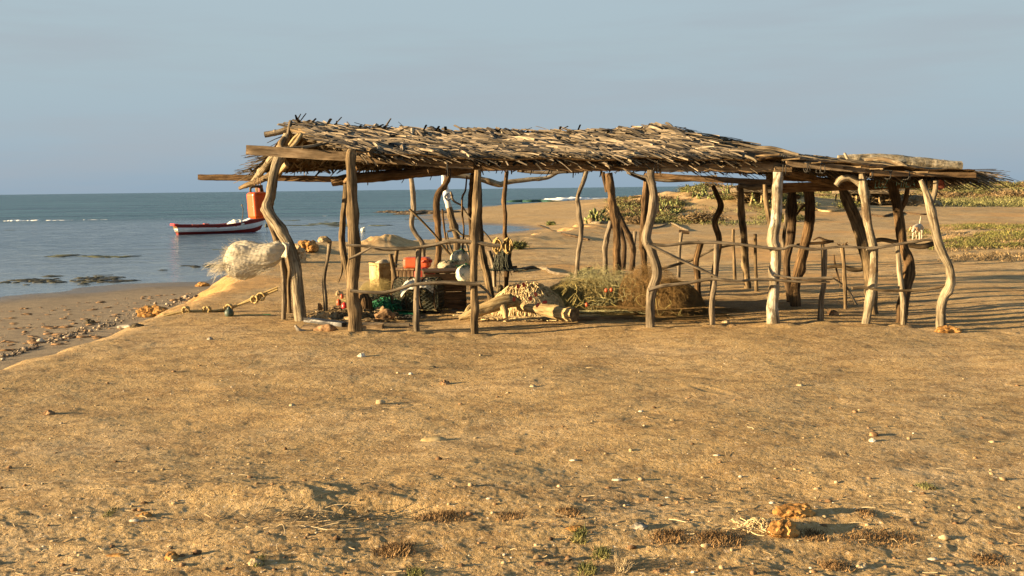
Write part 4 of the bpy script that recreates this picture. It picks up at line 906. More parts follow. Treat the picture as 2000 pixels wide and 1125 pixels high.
# planks on the ground at left
def plk(a, c, hpx, wm, mt, lab, **k):
    p0, p1 = P(*a), P(*c); at = p0.lerp(p1, .5); MB().bar(p0, p1, wm, hpx*at.y/F, **k).obj('plank', mt, at=at, label=lab, cat='plank', group='planks by the second post')
plk((592, 641, 12.2), (748, 639, 12.2), 12, .16, w_plank, 'pale thick plank lying behind the foot of the second post')
plk((598, 624, 12.35), (672, 634, 12.1), 8, .10, p_black, 'black board propped at a slant beside the leaning left post')
plk((640, 631, 12.5), (800, 634, 12.5), 5, .12, w_gray, 'long thin grey board lying behind the thick plank')
plk((745, 642, 12.35), (812, 640, 12.3), 6, .08, w_dark, 'short dark board between the second post and the fence post')
c = onground(640, 646); b = MB(); b.tube([P(608, 648, 12), P(625, 643, 11.95), P(645, 641, 11.9), P(660, 646, 11.95)], [.02, .045, .05, .015], 10, 14, .05, flat=.6)
b.obj('curved_board', r_brown, at=c, label='curved brown rib-like board leaning on the thick plank', cat='board')
c = onground(590, 645); b = MB(); b.tube([P(577, 636, 12), P(584, 645, 11.95), P(598, 648, 12)], [.012, .03, .02], 8, 10, .05); b.obj('curved_board', r_grey, at=c, label='short grey curved piece at the left end of the thick plank', cat='board')
# rubbish of old netting, floats
c = onground(680, 618); b = MB()
for q in range(26): b.rock(GT(U(612, 780), U(606, 630)), (U(.03, .12), U(.04, .12), U(.03, .09)), q+60, 3, .6, rv=random.random())
curve_mess(b, c, (.55, .35, .10), 420, .35, .0045, curl=1.4)
b.obj('net_rubble', M('old_netting', [(.07, .05, .025), (.20, .14, .07), (.30, .22, .12)], rv=.4, scale=18), at=c, label='low heap of rotting brown netting around the second post', cat='net')
for x, y, s, lab in ((673, 606, 1, 'red float on the brown netting left of the second post'), (690, 626, .8, 'red float at the foot of the second post'), (662, 598, .9, 'orange float behind the red one'), (668, 586, .7, 'small faded float farther back')):
    c = GT(x, y); MB().ball(c+Vector((0, 0, .05)), .042*s, sq=1.5).obj('float', p_bred if 'red' in lab[:3] else p_fadeorange, at=c, label=lab, cat='float')
c = onground(722, 610); MB().tube([P(712, 608, 13.5), P(714, 590, 13.5), P(706, 577, 13.6)], [.10, .09, .075], 12, 14, .35).obj('stump', w_brown, at=c, label='rough brown stump right of the second post', cat='stump')
c = onground(755, 610); b = MB(); curve_mess(b, c, (.30, .25, .17), 150, .5, .006, curl=1.7, lift=.3); b.obj('rope_pile', p_green, at=c, label='tangled bright green rope pile left of the wire trap', cat='rope')
c = onground(735, 598); b = MB(); curve_mess(b, c, (.35, .4, .20), 260, .4, .004); b.obj('net_heap', p_wire, at=c, label='dark net heap behind the green rope', cat='net')
c = onground(740, 588); b = MB(); curve_mess(b, c, (.34, .35, .32), 700, .8, .0011, seg=14, curl=1.5, lift=.2); b.obj('net_heap', p_nety, at=c, label='thin yellowish net heap in front of the rusty tin', cat='net')
c = onground(780, 634); b = MB(); b.rock(P(752, 622, 12.9), (.14, .09, .08), 9, 3, .4); b.obj('bark_slab', r_brown, at=c, label='curved brown bark slab right of the second post', cat='bark')
c = onground(805, 620); b = MB(); curve_mess(b, c, (.12, .06, .04), 30, .3, .004, curl=2); b.obj('wire_scrap', m_lash, at=c, label='black wire scrap on the sand left of the fence post', cat='wire')
# rusty tin
c = onground(748, 575); rot = Matrix.Rotation(R(38), 3, 'Z'); t = thing('metal_tin', c, 'rusty pale yellow square tin with an open top', 'tin')
b = MB(); W, HH = .30, .50
for dx, dy, sx, sy in ((0, -W/2, W, .006), (0, W/2, W, .006), (-W/2, 0, .006, W-.01), (W/2, 0, .006, W-.01)): b.box(c+rot@Vector((dx, dy, HH/2)), (sx, sy, HH), rot, .002, 1)
b.obj('wall', p_tin, t)
b = MB()
for dx, dy, sx, sy in ((0, -W/2, W+.02, .022), (0, W/2, W+.02, .022), (-W/2, 0, .022, W-.022), (W/2, 0, .022, W-.022)): b.box(c+rot@Vector((dx, dy, HH)), (sx, sy, .022), rot, .005, 1)
b.obj('rim', p_tin, t)
b = MB(); b.rock(c+Vector((0, 0, HH-.08)), (.12, .12, .1), 3, 2, .4); curve_mess(b, c+Vector((0, 0, HH-.04)), (.12, .12, .08), 30, .3, .005); b.obj('contents', p_sack, t)
# wire trap
c = onground(818, 609); t = thing('wire_trap', c, 'round wire netting fish trap lying under the front rail', 'trap'); r0 = .235; L_ = .60
ax = Vector((.97, -.25, 0)).normalized(); sd = Vector((-ax.y, ax.x, 0)); ctr = c+Vector((0, 0, r0))
def cyl(u, a, rr=r0): return ctr+ax*(u*L_/2)+sd*(math.cos(a)*rr)+Vector((0, 0, math.sin(a)*rr))
for u in (-1, -.33, .33, 1): MB().tube([cyl(u, j*.5236) for j in range(13)], .010, 6, 36, .1).obj('hoop', w_dark, t)
b = MB()
for sgnn in (-1, 1):
    for j in range(28): b.tube([cyl(-1+2*i/8, j*.2244+sgnn*i*.22) for i in range(9)], .0035, 3, 16, cap=False)
for u in (-1, 1):
    for k in range(-5, 6):
        w = math.sqrt(max(0, 1-(k/5.5)**2)); y0 = k/5.5
        for dz in (0, 1):
            q = [ctr+ax*(u*L_/2)+(sd*(s*w*r0)+Vector((0, 0, y0*r0)) if dz == 0 else sd*(y0*r0)+Vector((0, 0, s*w*r0))) for s in (-1, 0, 1)]; b.tube(q, .0035, 3, 6, cap=False)
b.obj('netting', p_wire, t)
b = MB(); curve_mess(b, c+Vector((0, 0, .04)), (.25, .16, .33), 200, .3, .006, curl=1.3); b.rock(c+ax*.12+Vector((0, 0, .05)), (.15, .14, .2), 8, 3, .4); b.obj('contents', M('dark_trap_fill', [(.02, .018, .008), (.06, .05, .02), (.14, .10, .045)], rv=.4, scale=14), t)  # dark strands and a lump filling the inside of the trap
# white crumpled sheet on the trap
b = MB(); q0 = P(818, 552, 13.75); n = 26; vs = []
for i in range(n+1):
    for j in range(n+1):
        u, v = i/n-.5, j/n-.5; z = .05*mnoise.noise(Vector((u*5, v*5, 2)))+.018*abs(mnoise.noise(Vector((u*9, v*9, 5))))*2-.42*(abs(v)**2)-.5*max(0, abs(u)-.3)
        vs.append(q0+Vector((u*.46+.04*mnoise.noise(Vector((v*5, 1, 1))), v*.42+.05*mnoise.noise(Vector((u*5, 3, 1))), z+.04)))
b.add(vs, [[i*(n+1)+j, (i+1)*(n+1)+j, (i+1)*(n+1)+j+1, i*(n+1)+j+1] for i in range(n) for j in range(n)])
b.obj('plastic_sheet', p_white2, at=q0, label='crumpled dirty white sheet draped on the wire trap', cat='sheet')
# dark box
c = onground(866, 606)+Vector((0, .25, 0)); rot = Matrix.Rotation(R(8), 3, 'Z'); t = thing('wooden_box', c, 'large dark brown wooden box right of the wire trap', 'box')
b = MB()
for k in range(4): b.box(c+rot@Vector((0, -.25, .065+k*.125)), (.56, .024, .12), rot, .004, 1, jit=.002)
for sx in (-1, 1):
    for k in range(4): b.box(c+rot@Vector((sx*.275, 0, .065+k*.125)), (.024, .474, .12), rot, .004, 1, jit=.002)
b.obj('wall', p_darkwood, t)
MB().box(c+Vector((0, 0, .525)), (.60, .54, .03), rot, .006, 1).obj('lid', p_darkwood, t)
q = P(878, 541, 14.1); MB().bar(P(850, 538, 14.1), P(905, 546, 14.15), .015, .05).obj('board', M('orange_board', [(.20, .08, .02), (.36, .17, .05)], rv=0, scale=9), at=q, label='short orange-brown board across the front of the dark box', cat='board')
# white pale crate, cans
c = P(788, 535, 15.4); g = Vector((c.x, c.y, 0)); t = thing('crate', g, 'pale weathered crate carrying the faded orange can', 'crate')
b = MB()
for k in range(6): b.box(g+Vector((-.14+k*.057, 0, .225)), (.05, .28, .45), None, .005, 1, jit=.003)
b.obj('slats', w_plank, t); MB().box(g+Vector((0, 0, .462)), (.36, .3, .022), None, .004, 1).obj('top', w_plank, t)
q = P(815, 513, 15.4); t = thing('jerrycan', q-Vector((0, 0, .09)), 'faded orange can lying on its side on the pale crate', 'jerrycan')
rot = Matrix.Rotation(R(-8), 3, 'Z'); MB().box(q, (.40, .24, .17), rot, .05, 4).obj('body', p_fadeorange, t); MB().tube([q+rot@Vector((.10, -.12, .02)), q+rot@Vector((.14, -.155, .04)), q+rot@Vector((.18, -.11, .02))], .014, 7, 10).obj('handle', p_red, t)
MB().tube([q+rot@Vector((.2, -.05, .03)), q+rot@Vector((.24, -.05, .03))], .025, 10, 2).obj('cap', p_red, t)
q = P(830, 537, 15.2); t = thing('jerrycan', q-Vector((0, 0, .09)), 'dark red can under the faded orange can', 'jerrycan')
MB().box(q, (.30, .22, .15), None, .03, 3).obj('body', p_red, t); MB().tube([q+Vector((-.08, -.1, .08)), q+Vector((0, -.1, .115)), q+Vector((.08, -.1, .08))], .012, 7, 8).obj('handle', p_dred, t)
# buoys in nets
def buoy(px, py, Y, r, lab, nk=p_green, mt=p_float, sq=1.0):
    c = P(px, py, Y); t = thing('float_buoy', c-Vector((0, 0, r)), lab, 'buoy', 'netted buoys by the dark box'); MB().ball(c, r, sq=sq, sub=4).obj('ball', mt, t); b = MB()
    for s_ in (-1, 1):
        for j in range(7):
            pts = [c+Vector((math.cos(j*.9+s_*f*1.6)*math.cos(f*1.45)*r*1.02, math.sin(j*.9+s_*f*1.6)*math.cos(f*1.45)*r*1.02, math.sin(f*1.45)*r*1.02*sq)) for f in (-1, -.5, 0, .5, .85)]
            b.tube(pts, .0032, 4, 12, cap=False)
    curve_mess(b, c+Vector((.03, 0, r*.75*sq)), (r*.4, r*.4, .06), 10, .16, .005); b.obj('netting', nk, t)
buoy(898, 507, 15.2, .145, 'upper cream buoy in green netting behind the dark box'); buoy(909, 535, 13.75, .135, 'lower cream buoy in green netting hanging behind the front post'); buoy(874, 521, 15.0, .16, 'flattened beige netted bundle on the dark box', p_dgreen, p_sack, .62)
# driftwood logs
c = onground(940, 620)
b = MB(); b.tube([P(897, 622, 12.6), P(925, 610, 12.6), P(960, 598, 12.65), P(995, 588, 12.7), P(1015, 592, 12.75)], [.03, .06, .085, .08, .05], 14, None, .2, knots=3)
b.tube([P(975, 590, 12.7), P(985, 605, 12.6), P(988, 622, 12.55)], [.06, .05, .03], 9, 8, .15); b.tube([P(912, 612, 12.6), P(922, 600, 12.7), P(945, 594, 12.8)], [.04, .05, .04], 9, 8, .3)
b.obj('driftwood_log', w_yellow, at=c, label='smooth yellowed driftwood log leaning against the net pile', cat='log')
c = onground(1090, 624); b = MB(); b.tube([P(1010, 600, 13), P(1050, 604, 12.7), P(1085, 609, 12.5), P(1122, 615, 12.25)], [.05, .065, .085, .09], 9, None, .12, smooth=False, capmi=1); b.obj('driftwood_log', [w_yellow, r_dark], at=c, label='sawn pale log with a dark cut end in front of the net heap', cat='log')
plk((1095, 624, 12.6), (1232, 622, 12.7), 6, .12, w_plankb, 'thin brown board under the green net heap')
# rope pile with red floats
c = onground(1030, 614)+Vector((0, .0, 0)); t = thing('rope_and_float_net', c, 'beige rope fishing net piled with red floats over the driftwood', 'net')
b = MB(); b.rock(c-Vector((0, 0, .02)), (.36, .22, .12), 12, 4, .25, 1.6, .1)
curve_mess(b, c, (.52, .30, .40), 1500, .6, .0065, curl=1.3, lift=.12, top=1.0); b.obj('netting', p_beige, t)
for x, y in ((1012, 559), (1023, 556), (1046, 575), (1036, 583), (1004, 584), (1064, 590), (1050, 596)):
    q = P(x, y, 12.22+U(0, .1)); b = MB(); rt = Vector((G_(0, 1), G_(0, .5), G_(0, 1))).normalized()
    b.tube([q-rt*.028, q-rt*.02, q+rt*.02, q+rt*.028], [.008, .017, .019, .017, .008], 8, 6); b.obj('net_float', p_red if random.random() < .7 else p_fadeorange, t)
# big net heaps
c = onground(1165, 612)+Vector((0, .35, 0)); t = thing('fishing_net_heap', c, 'large tangled heap of fine yellow green fishing net', 'net')
b = MB(); curve_mess(b, c+Vector((-.1, 0, 0)), (.78, .5, .40), 2600, 1.0, .0014, seg=16, curl=1.5, lift=.15); b.rock(c-Vector((0, 0, .02)), (.5, .34, .10), 14, 4, .3, 1.6, .1); b.obj('fine_netting', p_nety, t)
b = MB(); curve_mess(b, c+Vector((.1, .1, .05)), (.75, .45, .48), 1700, .9, .0011, seg=16, curl=1.5, lift=.3); b.obj('fine_netting', p_netg, t, label='paler green wispy netting on top')
def loose_cord(b, a, y0, n, r):
    pts = [a]; d = Vector((G_(0, 1), 0, G_(0, .5))).normalized()
    for _ in range(n):
        d = (d+Vector((G_(0, .7), G_(0, .15), G_(0, .6)))).normalized(); q = pts[-1]+d*.09
        if q.z < .03: q.z = .03; d.z = abs(d.z)
        if q.z > a.z+.12: q.z = a.z+.12; d.z = -abs(d.z)
        q.y = y0-.06*(1-q.z)+.3*max(0, q.z-.2); pts.append(q)
    b.tube(pts, r, 4, n*4)
b = MB()
for k in range(9): loose_cord(b, c+Vector((U(-.6, .6), 0, U(.1, .32))), c.y-.46, 12, .0028)
b.obj('cord', p_yel, t); b = MB()
for k in range(9): loose_cord(b, c+Vector((U(-.1, .6), 0, U(.12, .35))), c.y-.45, 12, .0022)
b.obj('cord', p_netg, t)
for x, y in ((1184, 567), (1146, 595), (1194, 566)): MB().ball(P(x, y, 12.25), .020, sq=1.3).obj('net_float', p_fadeorange, t)
c = onground(1318, 618)+Vector((0, .4, 0)); t = thing('fishing_net_heap', c, 'brown fine fishing net heap behind the bent front post', 'net')
b = MB(); curve_mess(b, c, (.48, .45, .42), 2600, .9, .0014, seg=16, curl=1.5, lift=.12); curve_mess(b, c+Vector((-.25, .1, .1)), (.45, .4, .52), 900, .9, .0011, seg=16, curl=1.5, lift=.25); b.rock(c-Vector((0, 0, .02)), (.34, .28, .18), 15, 4, .25, 1.6, .1); b.obj('fine_netting', p_netb, t)
b = MB()
for k in range(3): loose_cord(b, c+Vector((U(-.5, .2), 0, U(.1, .3))), c.y-.45, 9, .0022)
b.obj('cord', p_yel, t)
# branches on the ground behind
for pts, w, mt, lab in [
 ([(1000, 533), (1040, 525), (1065, 528), (1080, 536), (1115, 540)], [6, 7, 7, 7, 5], w_gray, 'crooked grey branch lying behind the net piles'), ([(1124, 541), (1138, 530), (1156, 526)], [8, 6, 6], w_dark, 'short dark branch leaning by the thin rear post'),
 ([(1142, 437), (1165, 437), (1190, 437)], [6, 6, 5], w_gray, 'grey log lying on the sand before the prickly pears'), ([(1265, 448), (1290, 444), (1310, 437), (1330, 446), (1345, 452)], [3, 4, 4, 4, 3], w_gray, 'long thin bent branch on the sand below the scrub'),
 ([(1590, 404), (1600, 412), (1625, 414), (1650, 410), (1665, 413)], [4, 5, 5, 5, 3], w_yellow, 'yellowed driftwood branch behind the dark right posts'), ([(1700, 421), (1725, 424), (1742, 421), (1765, 417), (1800, 420), (1826, 419)], [5, 6, 8, 5, 4, 4], w_dark, 'long dark driftwood branch on the sand track behind'),
 ([(1050, 440), (1080, 452), (1100, 458), (1150, 470)], [2, 2, 2, 2], w_dark, 'thin half buried branch by the pond end')]:
    w3 = [GT(a, y)+Vector((0, 0, .03)) for a, y in pts]; k = w3[0].y/F/2
    MB().tube(w3, [x*k for x in w], 9, None, .2, knots=2).obj('driftwood_branch', mt, at=w3[0], label=lab, cat='branch')

# ------------------------------------------------------------------ boat
def boat():
    A, B2_ = Gd(345, 459, SEA), Gd(489, 453.5, SEA); ctr = A.lerp(B2_, .57); d = (B2_-A).normalized(); L = (B2_-A).length+.62; sd = Vector((-d.y, d.x, 0)); up = Vector((0, 0, 1))
    t = thing('fishing_boat', ctr, 'white and maroon open wooden fishing boat moored in the shallows', 'boat')
    n = 34
    def sec(u):     # u 0 stern(left) .. 1 bow(right)
        hw = .62*(min(1, .62+1.1*u) if u < .35 else 1)*(1-max(0, (u-.45)/.55)**2.2); sheer = .56+.10*(1-u)**3+.42*max(0, (u-.45)/.55)**2; keel = -.12+.30*max(0, (u-.86)/.14)**2
        rake = .0-.32*(1-u)**6*1 ; return hw, sheer, keel
    def pt(u, v, side):   # v 0 keel .. 1 gunwale
        hw, sh, kl = sec(u); z = kl+(sh-kl)*v; wdt = hw*(min(1, (v*1.6))**.5*.82+.18*v)
        x = (u-.5)*L+(.55*max(0, z)*(max(0, u-.6)/.4)**2)-(.28*max(0, z)*max(0, (.25-u)/.25)**2)
        return ctr+d*x+sd*(wdt*side)+up*z
    def band(v0, v1, off=0, inner=False, nv=6):
        b = MB()
        for side in (-1, 1):
            vs = []; 
            for i in range(n+1):
                for j in range(nv+1): vs.append(pt(i/n, v0+(v1-v0)*j/nv, side*(1+off)))
            f = [[i*(nv+1)+j, (i+1)*(nv+1)+j, (i+1)*(nv+1)+j+1, i*(nv+1)+j+1] for i in range(n) for j in range(nv)]; b.add(vs, f)
        # transom
        vs = [pt(0, v0+(v1-v0)*j/nv, s) for s in (-1, 1) for j in range(nv+1)]; b.add(vs, [[j, j+1, nv+2+j, nv+1+j] for j in range(nv)])
        return b
    band(0, .42).obj('bottom', p_dred, t); band(.42, .80).obj('hull_side', p_white, t); band(.80, 1).obj('gunwale', p_dred, t, label='maroon top strake')
    b = MB()
    for s in (-1, 1): b.tube([pt(i/20, 1.0, s)+up*.02 for i in range(21)], .045, 6, 50)
    b.obj('rub_rail', p_dred, t)
    b = band(.3, .98, -.10); b.obj('inner_planking', w_plankb, t)
    b = MB(); vs = [pt(i/n, .35, s*.9) for i in range(n+1) for s in (-1, 1)]; b.add(vs, [[2*i, 2*i+1, 2*i+3, 2*i+2] for i in range(n)]); b.obj('floor', w_plankb, t)
    for u in (.22, .45, .66): 
        a, c = pt(u, .8, -1), pt(u, .8, 1); MB().bar(a, c, .22, .04, seg=6).obj('thwart', p_dred, t)
    a, c = pt(0, 1.0, -1), pt(0, 1.0, 1); b = MB(); b.bar(a+up*.04, c+up*.04, .30, .13, seg=4); b.obj('stern_cap', p_bred, t)
    a = ctr+d*((.20-.5)*L)+sd*-.45+up*.64; b = MB(); b.box(a+d*.1, (.9, .25, .10), Matrix((d, sd, up)).transposed(), .03, 2); b.box(a+d*.65+up*.02, (.35, .3, .14), Matrix((d, sd, up)).transposed(), .03, 2); b.obj('tank', p_red, t)
    b = MB(); q = pt(.80, 1.0, -.2)-up*.02
    b.box(pt(.86, 1, 0)+up*.18, (1.05, .62, .04), Matrix((d, sd, up)).transposed() @ Matrix.Rotation(R(-20), 3, 'Y'), .01, 1); b.obj('foredeck', p_white, t)
    b = MB(); b.rock(pt(.70, 1, -.1)-up*.15, (.55, .35, .34), 6, 3, .35); b.obj('sail_bundle', p_tarp, t)
    b = MB(); b.tube([pt(.78, 1, .3), pt(.78, 1, .3)+d*.12+up*.85, pt(.78, 1, .3)+d*.05+up*1.15], .03, 6, 8); b.rock(pt(.78, 1, .3)+d*.05+up*1.15, (.06, .06, .09), 2, 2, .2); b.obj('pole', w_gray, t)
    b = MB(); q = pt(1, .9, 0); e = Gd(522, 452, SEA); m_ = q.lerp(e, .45)-up*.2; b.tube([q, m_, e], .015, 5, 12); b.rock(m_, (.12, .1, .18), 4, 2, .5); b.obj('anchor_line', p_wire, t)
boat()
c = Gd(709, 452, SEA); MB().ball(c+Vector((0, 0, .1)), .17).rock(c+Vector((.1, 0, .2)), (.08, .08, .08), 3, 2, .2).obj('mooring_float', p_white2, at=c, label='white mooring float in the lagoon right of the boat', cat='buoy')
# reef ledge
b = MB(); 
for k in range(30):
    px = U(757, 880); c = Gd(px, 416.5+G_(0, 1.0), SEA); b.rock(c-Vector((0, 0, .1)), (U(.8, 2.2), U(.6, 1.6), U(.12, .42)), k+3, 3, .5, 1.8, .1)
c = Gd(815, 416, SEA); b.obj('reef_ledge', M('dark_reef', [(.03, .022, .014), (.075, .055, .033), (.13, .095, .055)], rv=0, scale=3), at=c, label='low dark reef ledge at the spit beyond the lagoon', cat='rock')

# ------------------------------------------------------------------ dog
def dog():
    base = GT(1792, 468); k = 1.0; t = thing('dog', base, 'cream dog trotting toward the shelter with its tail raised', 'dog')
    f = Vector((-.52, -.85, 0)).normalized(); s = Vector((-f.y, f.x, 0)); u = Vector((0, 0, 1))
    J = {}; V = []; E_ = []; Rr = []
    def v(x, y, z, r, par=None):   # x forward, y side, z up
        V.append(f*x+s*y+u*(z*.88)); Rr.append(r); i = len(V)-1
        if par is not None: E_.append((par, i))
        return i
    hip = v(-.20, 0, .43, .085); mid = v(0, 0, .42, .09, hip); chest = v(.18, 0, .41, .11, mid); neck = v(.30, -.02, .39, .07, chest); head = v(.38, -.04, .35, .065, neck); muz = v(.45, -.05, .29, .036, head); nose = v(.49, -.055, .255, .026, muz)
    tl = v(-.29, 0, .47, .03, hip); tl2 = v(-.33, .0, .58, .02, tl); tl3 = v(-.31, .02, .69, .016, tl2); v(-.27, .03, .75, .012, tl3)
    for sd, ph in ((-1, .07), (1, -.05)):
        a = v(.19, sd*.075, .33, .05, chest); c = v(.17+ph*.5, sd*.08, .19, .03, a); e = v(.19+ph, sd*.08, .05, .022, c); v(.23+ph, sd*.08, .018, .024, e)
        a = v(-.22, sd*.075, .35, .06, hip); c = v(-.16-ph*.4, sd*.085, .23, .04, a); e = v(-.26-ph*.8, sd*.08, .14, .022, c); g = v(-.23-ph, sd*.08, .04, .02, e); v(-.19-ph, sd*.08, .016, .024, g)
    me = bpy.data.meshes.new('body'); me.from_pydata(V, E_, []); o = bpy.data.objects.new('body', me); COL.objects.link(o); o.parent = t
    m = o.modifiers.new('Skin', 'SKIN'); m.use_smooth_shade = True
    for i, q in enumerate(me.skin_vertices[0].data): q.radius = (Rr[i], Rr[i]); q.use_root = (i == 0)
    sb = o.modifiers.new('Sub', 'SUBSURF'); sb.levels = sb.render_levels = 2
    me.materials.append(p_fur)
    bl = wloc(t)
    for sd in (-1, 1):
        b = MB(); q = bl+f*.37+s*(sd*.055-.04)+u*.36; b.strip(q, s*sd*.5-u*.9+f*.1, f, .13, .09, .1, .5, 4, .4); b.obj('ear', p_furd, t)
        MB().ball(bl+f*.43+s*(sd*.032-.045)+u*.325, .009).obj('eye', p_black, t)
    MB().ball(bl+f*.508-s*.055+u*.22, .016).obj('nose', p_black, t)
dog()

# ------------------------------------------------------------------ vegetation
def bush(c, rx, ry, rz, n, leaf, mat, name='foliage', parent=None, stems=True):
    b = MB(); lobes = [(Vector((G_(0, .45)*rx, G_(0, .45)*ry, U(.1, .55)*rz)), U(.35, .7)) for _ in range(9)]
    for _ in range(n):
        o, r = random.choice(lobes); d = Vector((G_(0, 1), G_(0, 1), G_(0, 1))).normalized()*(random.random()**.4)*r
        p = Vector((o.x+d.x*rx, o.y+d.y*ry, max(.02*rz, o.z+d.z*rz*.75)))+Vector(c)
        b.strip(p, Vector((G_(0, 1), G_(0, 1), U(-.2, 1))), Vector((G_(0, 1), G_(0, 1), 1)), leaf*U(.6, 1.6), leaf*U(.25, .5), .2, min(1, max(0, .5+G_(0, .25))), 3, .15)
    return b
def shrub(name, at, rx, rz, n, leaf, mat, lab, grp, cat='shrub'):
    t = thing(name, at, lab, cat, grp); bush(at, rx, rx*.9, rz, n, leaf, mat).obj('foliage', mat, t)
    b = MB()
    for _ in range(9): b.tube([Vector(at)+Vector((G_(0, .05), G_(0, .05), -.05)), Vector(at)+Vector((G_(0, .25)*rx, G_(0, .25)*rx, rz*.5)), Vector(at)+Vector((G_(0, .6)*rx, G_(0, .5)*rx, rz*U(.6, 1)))], [.012, .007], 4, 5)
    b.obj('stem', w_brown, t); return t
def pear(at, lab, n=26, s=1.0):
    t = thing('prickly_pear', at, lab, 'cactus', 'prickly pears on the dune'); b = MB(); tips = [(Vector(at)+Vector((G_(0, .4)*s, G_(0, .3)*s, -.03)), Vector((G_(0, .3), G_(0, .3), 1))) for _ in range(7)]
    for k in range(n):
        p, d = random.choice(tips); d = (d+Vector((G_(0, .45), G_(0, .45), U(0, .4)))).normalized(); r = U(.07, .115)*s
        nrm = Vector((G_(0, 1), G_(0, 1), G_(0, .3))).normalized(); a = d.cross(nrm).normalized(); nn = a.cross(d); c = p+d*r*1.1; vs = []; N_ = 10
        for q in range(N_):
            an = 2*math.pi*q/N_; vs.append(c+d*(math.cos(an)*r*1.2)+a*(math.sin(an)*r*.85))
        vs += [c+nn*r*.22, c-nn*r*.22]
        b.add(vs, [[q, (q+1) % N_, N_] for q in range(N_)]+[[(q+1) % N_, q, N_+1] for q in range(N_)], None, min(1, max(0, G_(.55, .25)))); tips.append((c+d*r*1.05, d))
    b.obj('pads', l_cactus, t)
    b = MB(); b.rock(Vector(at)-Vector((0, 0, .05)), (.18*s, .15*s, .2*s), 3, 2, .4); b.obj('base', l_brown, t); return t
O = Vector((0, 0, 0))
pe = [pear(O, 'prickly pear cactus among the scrub on the dune behind the shelter', 22+6*k, 1.0) for k in range(3)]
gs = [shrub('dune_shrub', O, .8, .55, 700, .10, l_green, 'low green shrub on the dune behind the shelter', 'green shrubs on the dune'), shrub('dune_shrub', O, .9, .45, 700, .10, l_olive, 'olive grey shrub on the dune behind the shelter', 'olive shrubs on the dune'), shrub('dune_shrub', O, .9, .5, 800, .11, l_brown, 'dry brown bush on the dune behind the shelter', 'brown bushes on the dune')]
def scatter(protos, n, x0, x1, Y0, Y1, s0, s1, dens=.0, usefirst=True, zs=1.0):
    k = 0; tries = 0; first = list(protos)
    while k < n and tries < n*20:
        tries += 1; Y = U(Y0, Y1); px = U(x0, x1); x = (px-1000)/F*Y
        if mnoise.noise(Vector((x*.13, Y*.08, 5))) < dens: continue
        z = H(x, Y); s = U(s0, s1); pr = random.choice(protos); at = Vector((x, Y, z-.04))
        if pr in FRESH: pr.location = at; pr.rotation_euler.z = U(0, 6); pr.scale = (s, s, s*zs); FRESH.discard(pr)
        else: dup(pr, at, U(0, 6), (s, s, s*zs*U(.8, 1.2)))
        k += 1
FRESH = set(pe+gs)
scatter(pe, 85, 1240, 1530, 52, 74, .5, .95, -.25)
scatter(gs, 165, 1205, 1570, 48, 82, .55, 1.2, -.28)
scatter([gs[0], gs[1]], 12, 1205, 1300, 80, 130, .9, 1.7, -.3)
# far right dunes
fs_ = [shrub('scrub_bush', O, 1.7, .7, 900, .18, l_olive, 'olive scrub bush on the far dune ridge at the right', 'olive bushes on the far ridge'), shrub('scrub_bush', O, 1.8, .65, 900, .2, l_brown, 'dry brown scrub bush on the far dune ridge at the right', 'brown bushes on the far ridge')]
FRESH |= set(fs_)
scatter(fs_, 135, 1600, 2090, 104, 152, .5, 1.15, -.4)
# two or three shrubs that stand out
for x, y, rx, rz, mt, lab in ((1650, 408, .9, .65, l_green, 'rounded bright green bush behind the slanted right post'), (1200, 398, 1.0, .7, l_green, 'dark green bush at the edge of the far beach'), (1505, 428, .5, .5, l_cactus, 'small yellow green bush right of the thick rear post'), (1010, 486, .3, .2, l_green, 'tiny green plant by the pond end'), (1075, 440, .35, .3, l_cactus, 'small pale cactus on the sand by the pond end')):
    shrub('bush', GT(x, y), rx, rz, 900, .09, mt, lab, None, 'bush')
for x, y, s, lab in ((1155, 436, 1.25, 'prickly pear left of the rear posts, on open sand'), (1180, 434, 1.0, 'dark prickly pear just left of the rear posts'), (1290, 425, 1.1, 'prickly pear right of the bent front post')):
    pear(GT(x, y), lab, 26, s)
# dry mound
c = GT(1782, 402); b = bush(c, 2.3, 1.6, 1.0, 2400, .16, l_brown); b.rock(c-Vector((0, 0, .2)), (1.9, 1.4, .65), 5, 3, .25); b.obj('brush_mound', l_brown, at=c, label='rounded mound of dry grey brush behind the right posts', cat='mound')
# low succulent cover at right
b = MB()
def cover(n, x0, x1, y0, y1, leaf, thr, f1, f2, hgt):
    k = 0
    while k < n:
        px = U(x0, x1); py = U(y0, y1); c = Gd(px, py); v = mnoise.noise(Vector((c.x*f1, c.y*f2, 11)))+.45*mnoise.noise(Vector((c.x*f1*3, c.y*f2*3, 3))); k += .25
        if v < thr: continue
        c.z = H(c.x, c.y); k += .75
        for _ in range(3):
            b.strip(c+Vector((G_(0, leaf), G_(0, leaf), U(0, hgt)*min(1, (v-thr)*4))), Vector((G_(0, .7), G_(0, .7), 1)), Vector((G_(0, 1), -1, .5)), leaf*U(.6, 1.5), leaf*.3, .2, min(1, max(0, .45+v*.3+G_(0, .22))), 3, .1)
cover(7000, 1815, 2150, 438, 492, .05, .05, .55, .5, .12); cover(400, 1775, 1812, 455, 472, .05, -.1, .8, .6, .08)
b.obj('ground_cover', leafm('succulent_leaves', [(.055, .06, .014), (.12, .115, .028), (.21, .17, .05)]), label='low green succulent cover on the sandy rise at the right', kind='stuff')
b = MB(); cover(3500, 1835, 2150, 445, 512, .045, .0, .8, .7, .05); b.obj('ground_cover', l_brown, label='dry brown ground cover on the sandy rise at the right', kind='stuff')
